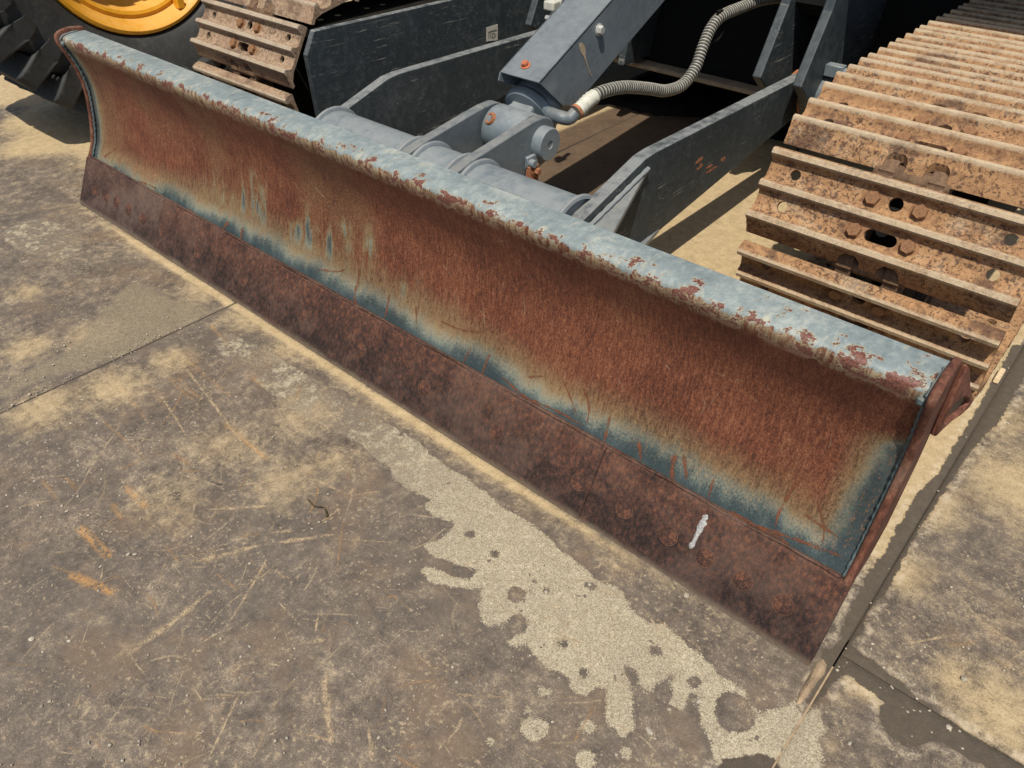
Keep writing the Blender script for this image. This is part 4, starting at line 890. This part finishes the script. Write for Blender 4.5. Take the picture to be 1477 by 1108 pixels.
rim = obj('rim', lathe([(.362, -.42), (.350, -.10), (.352, -.03), (.372, -.012), (.376, .004), (.372, .016), (.360, .020), (.350, .012), (.338, -.016), (.322, -.036), (.308, -.030), (.296, -.034), (.282, -.085), (.270, -.12), (.262, -.122), (.250, -.118), (.243, -.13), (.236, -.20), (.230, -.26), (.10, -.27), (.02, -.27)], (WX, WY, WZ), (1, 0, 0), 96, smooth=30, caps=False), 'rim', LW)
tb = [hit(*q, 0, WX-.01) for q in [(258, 4)]][0]
obj('rim_lock', boxm(WX-.03, WX+.008, tb[1]-.015, tb[1]+.015, tb[2]-.02, tb[2]+.02), 'rim', rim, .004, 2)

# ------------------------------------------------------------------ small loose things
g0, g1, g2 = [ground(*q) for q in ((444, 722), (455, 735), (472, 747))]
tw = spline([(g0[0], g0[1], .004), (g1[0]-.006, g1[1]+.002, .006), (g1[0]+.012, g1[1]+.012, .005), (g2[0], g2[1], .004)], 26)
obj('twig', sweep(tw.tolist(), [.0016+.0010*(i > 20)+.0004*sin(i*1.1) for i in range(26)], 7), 'twig', label='short dark twig lying on the scratched steel plate', category='twig')
# mud thrown up at the cutting edge corner
def clod(name, pts, mat, h, **kw):
    P = np.array([ground(*q) for q in pts]); c = P.mean(0); V = []; F = []; n = len(P); R = 5
    for k in range(R):
        f = k/(R-1)
        for p_ in P: 
            q = p_+(c-p_)*f*.92; V.append((q[0], q[1], .0008 + h*(1-(1-f)**2)*(.75+.5*random.random()*(k > 0)) if k else -.002))
    for k in range(R-1):
        for i in range(n): F.append((k*n+i, k*n+(i+1) % n, (k+1)*n+(i+1) % n, (k+1)*n+i))
    F.append(tuple((R-1)*n+i for i in range(n)))
    return obj(name, mesh(name, V, F, 60), mat, **kw)
clod('mud_clod', [(1176, 955), (1188, 948), (1194, 958), (1190, 972), (1178, 985), (1166, 1002), (1154, 1018), (1146, 1020), (1150, 1002), (1160, 984)], 'mudclod', .012, label='curled smear of dried tan mud at the bottom corner of the cutting edge', category='mud')
# bird dropping on the cutting edge
def on_edge(px, off=.0012):
    d = ray(*px); nn_ = np.array([0, .138, -.075]); nn_ /= np.linalg.norm(nn_); t = -(CAM@nn_)/(d@nn_); return CAM+t*d - nn_*off
A, B = on_edge((1020, 742)), on_edge((996, 791)); ax = (B-A); e1 = np.array([1., 0, 0])
pr = [(0, .002), (.08, .0065), (.16, .005), (.24, .0082), (.36, .0066), (.48, .0062), (.6, .0042), (.72, .0045), (.8, .0034), (.88, .0052), (.95, .0058), (1.0, .002)]
V = []; cnv = np.array(cn)
for t, w_ in pr:
    c = A+ax*t
    for k, (s_, hh) in enumerate(((-1, -.0012), (-.55, .0012), (0, .0022), (.5, .0010), (1, -.0012))): V.append(c+e1*w_*s_*(1+.25*sin(t*23+k*2))+cnv*hh)
F = [(i*5+k, i*5+k+1, i*5+6+k, i*5+5+k) for i in range(len(pr)-1) for k in range(4)]
obj('bird_dropping', mesh('bird_dropping', V, F, 60), 'white', label='white streak of dried bird dropping on the rusty cutting edge', category='dropping')
# curled fibre on the blade face
def on_face(px):
    d = ray(*px); best = None
    for j in range(5, n_mp-12):
        nn_ = nrm[j]; o_ = mp[j]; den = d[1]*nn_[0]+d[2]*nn_[1]
        t = ((o_[0]-CAM[1])*nn_[0]+(o_[1]-CAM[2])*nn_[1])/den; q = CAM+t*d; e = abs((q[1]-o_[0])*tang[j, 0]+(q[2]-o_[1])*tang[j, 1])
        if best is None or e < best[0]: best = (e, q + np.array([0, nn_[0], nn_[1]])*.002)
    return best[1]
n_mp = len(mp)
fb = [on_face(q) for q in ((960, 527), (966, 534), (970, 544), (978, 549), (980, 556), (983, 557))]
obj('straw_fibre', sweep(spline([tuple(v) for v in fb], 30).tolist(), .0013, 6), 'straw', label='thin pale curled straw fibre stuck to the rusty blade face', category='straw')
# wood chips by the seam
for q, lab_ in (((1440, 545), 'splinter of pale wood caught in the seam beside the ochre track'),):
    g = ground(*q); obj('wood_chip', prism([(g[1]-.03, .0), (g[1]+.02, .002), (g[1]+.028, .014), (g[1]-.022, .012)], g[0]-.007, g[0]+.006, name='wood_chip'), 'straw', None, .002, 1, label=lab_, category='wood chip')
# grit and small stones
def grit():
    V = []; F = []
    ico = [(0, 0, 1)] + [(cos(a)*.9, sin(a)*.9, .25) for a in np.linspace(0, 2*pi, 6)[:5]] + [(cos(a+.6)*.9, sin(a+.6)*.9, -.5) for a in np.linspace(0, 2*pi, 6)[:5]]
    def put(x, y, r, z=0):
        o = len(V); a = random.random()*6; s3 = [random.uniform(.6, 1.3) for _ in range(3)]
        for p_ in ico:
            q = (p_[0]*s3[0]*r*random.uniform(.8, 1.2), p_[1]*s3[1]*r*random.uniform(.8, 1.2), p_[2]*s3[2]*r*.8)
            V.append((x+q[0]*cos(a)-q[1]*sin(a), y+q[0]*sin(a)+q[1]*cos(a), z+max(q[2]+r*.35, -.001)))
        for i in range(5):
            k = (i+1) % 5; F.append((o, o+1+i, o+1+k)); F.append((o+1+i, o+6+i, o+1+k)); F.append((o+1+k, o+6+i, o+6+k))
    for _ in range(520):
        q = ground(random.uniform(0, 1477), random.uniform(430, 1108)); 
        if q[1] > -.02 and q[0] < 2.62: continue
        put(q[0], q[1], random.choice((.0012, .0016, .002, .0028)))
    for _ in range(110):                        # along the left seam and at the far left
        q = ground(random.uniform(0, 310), 0); t = random.random(); s_ = ground(0+300*t, 595-140*t); put(s_[0]+random.gauss(-.01, .012), s_[1]+random.gauss(0, .01), random.uniform(.0008, .002))
    for _ in range(160):
        q = ground(random.gauss(70, 60), random.gauss(640, 60)); put(q[0], q[1], random.uniform(.0012, .0032))
    for q, r in (((788, 855), .006), ((775, 857), .004), ((850, 844), .004), ((990, 860), .005), ((936, 1055), .007), ((1008, 1012), .005), ((965, 1024), .004), ((97, 920), .005), ((100, 925), .004), ((46, 922), .005), ((1225, 1073), .005), ((1390, 980), .006), ((1368, 1050), .005), ((185, 800), .004), ((195, 800), .004), ((715, 505), .004)):
        g = ground(*q); put(g[0], g[1], r)
    for _ in range(60):
        q = ground(random.uniform(1200, 1400), random.uniform(930, 1090)); put(q[0], q[1], random.uniform(.0015, .003))
    return mesh('gravel', V, F)
obj('gravel', grit(), 'pebble', kind='stuff', label='scattered grit and small pale stones on the plates', category='gravel')
# black churned mud under the machine
def mud():
    xs_ = np.arange(.62, 1.66, .018); ys_ = np.arange(1.90, 3.2, .018); V = []; F = []
    for y in ys_:
        for x in xs_:
            e = min(x-.62, 1.66-x, y-2.02-.06*sin(x*6.0)-.04*sin(x*17)); h = max(0, min(1, e/.07))
            V.append((x, y, -.012 + h*(.024 + .012*sin(y*70+3*sin(x*9)+random.random()*1.2) + .010*random.random())))
    nx_ = len(xs_)
    for j in range(len(ys_)-1):
        for i in range(nx_-1): F.append((j*nx_+i, j*nx_+i+1, (j+1)*nx_+i+1, (j+1)*nx_+i))
    return mesh('mud', V, F, 80)
obj('mud', mud(), 'mud', kind='stuff', label='black churned mud on the plates under the machine', category='mud')
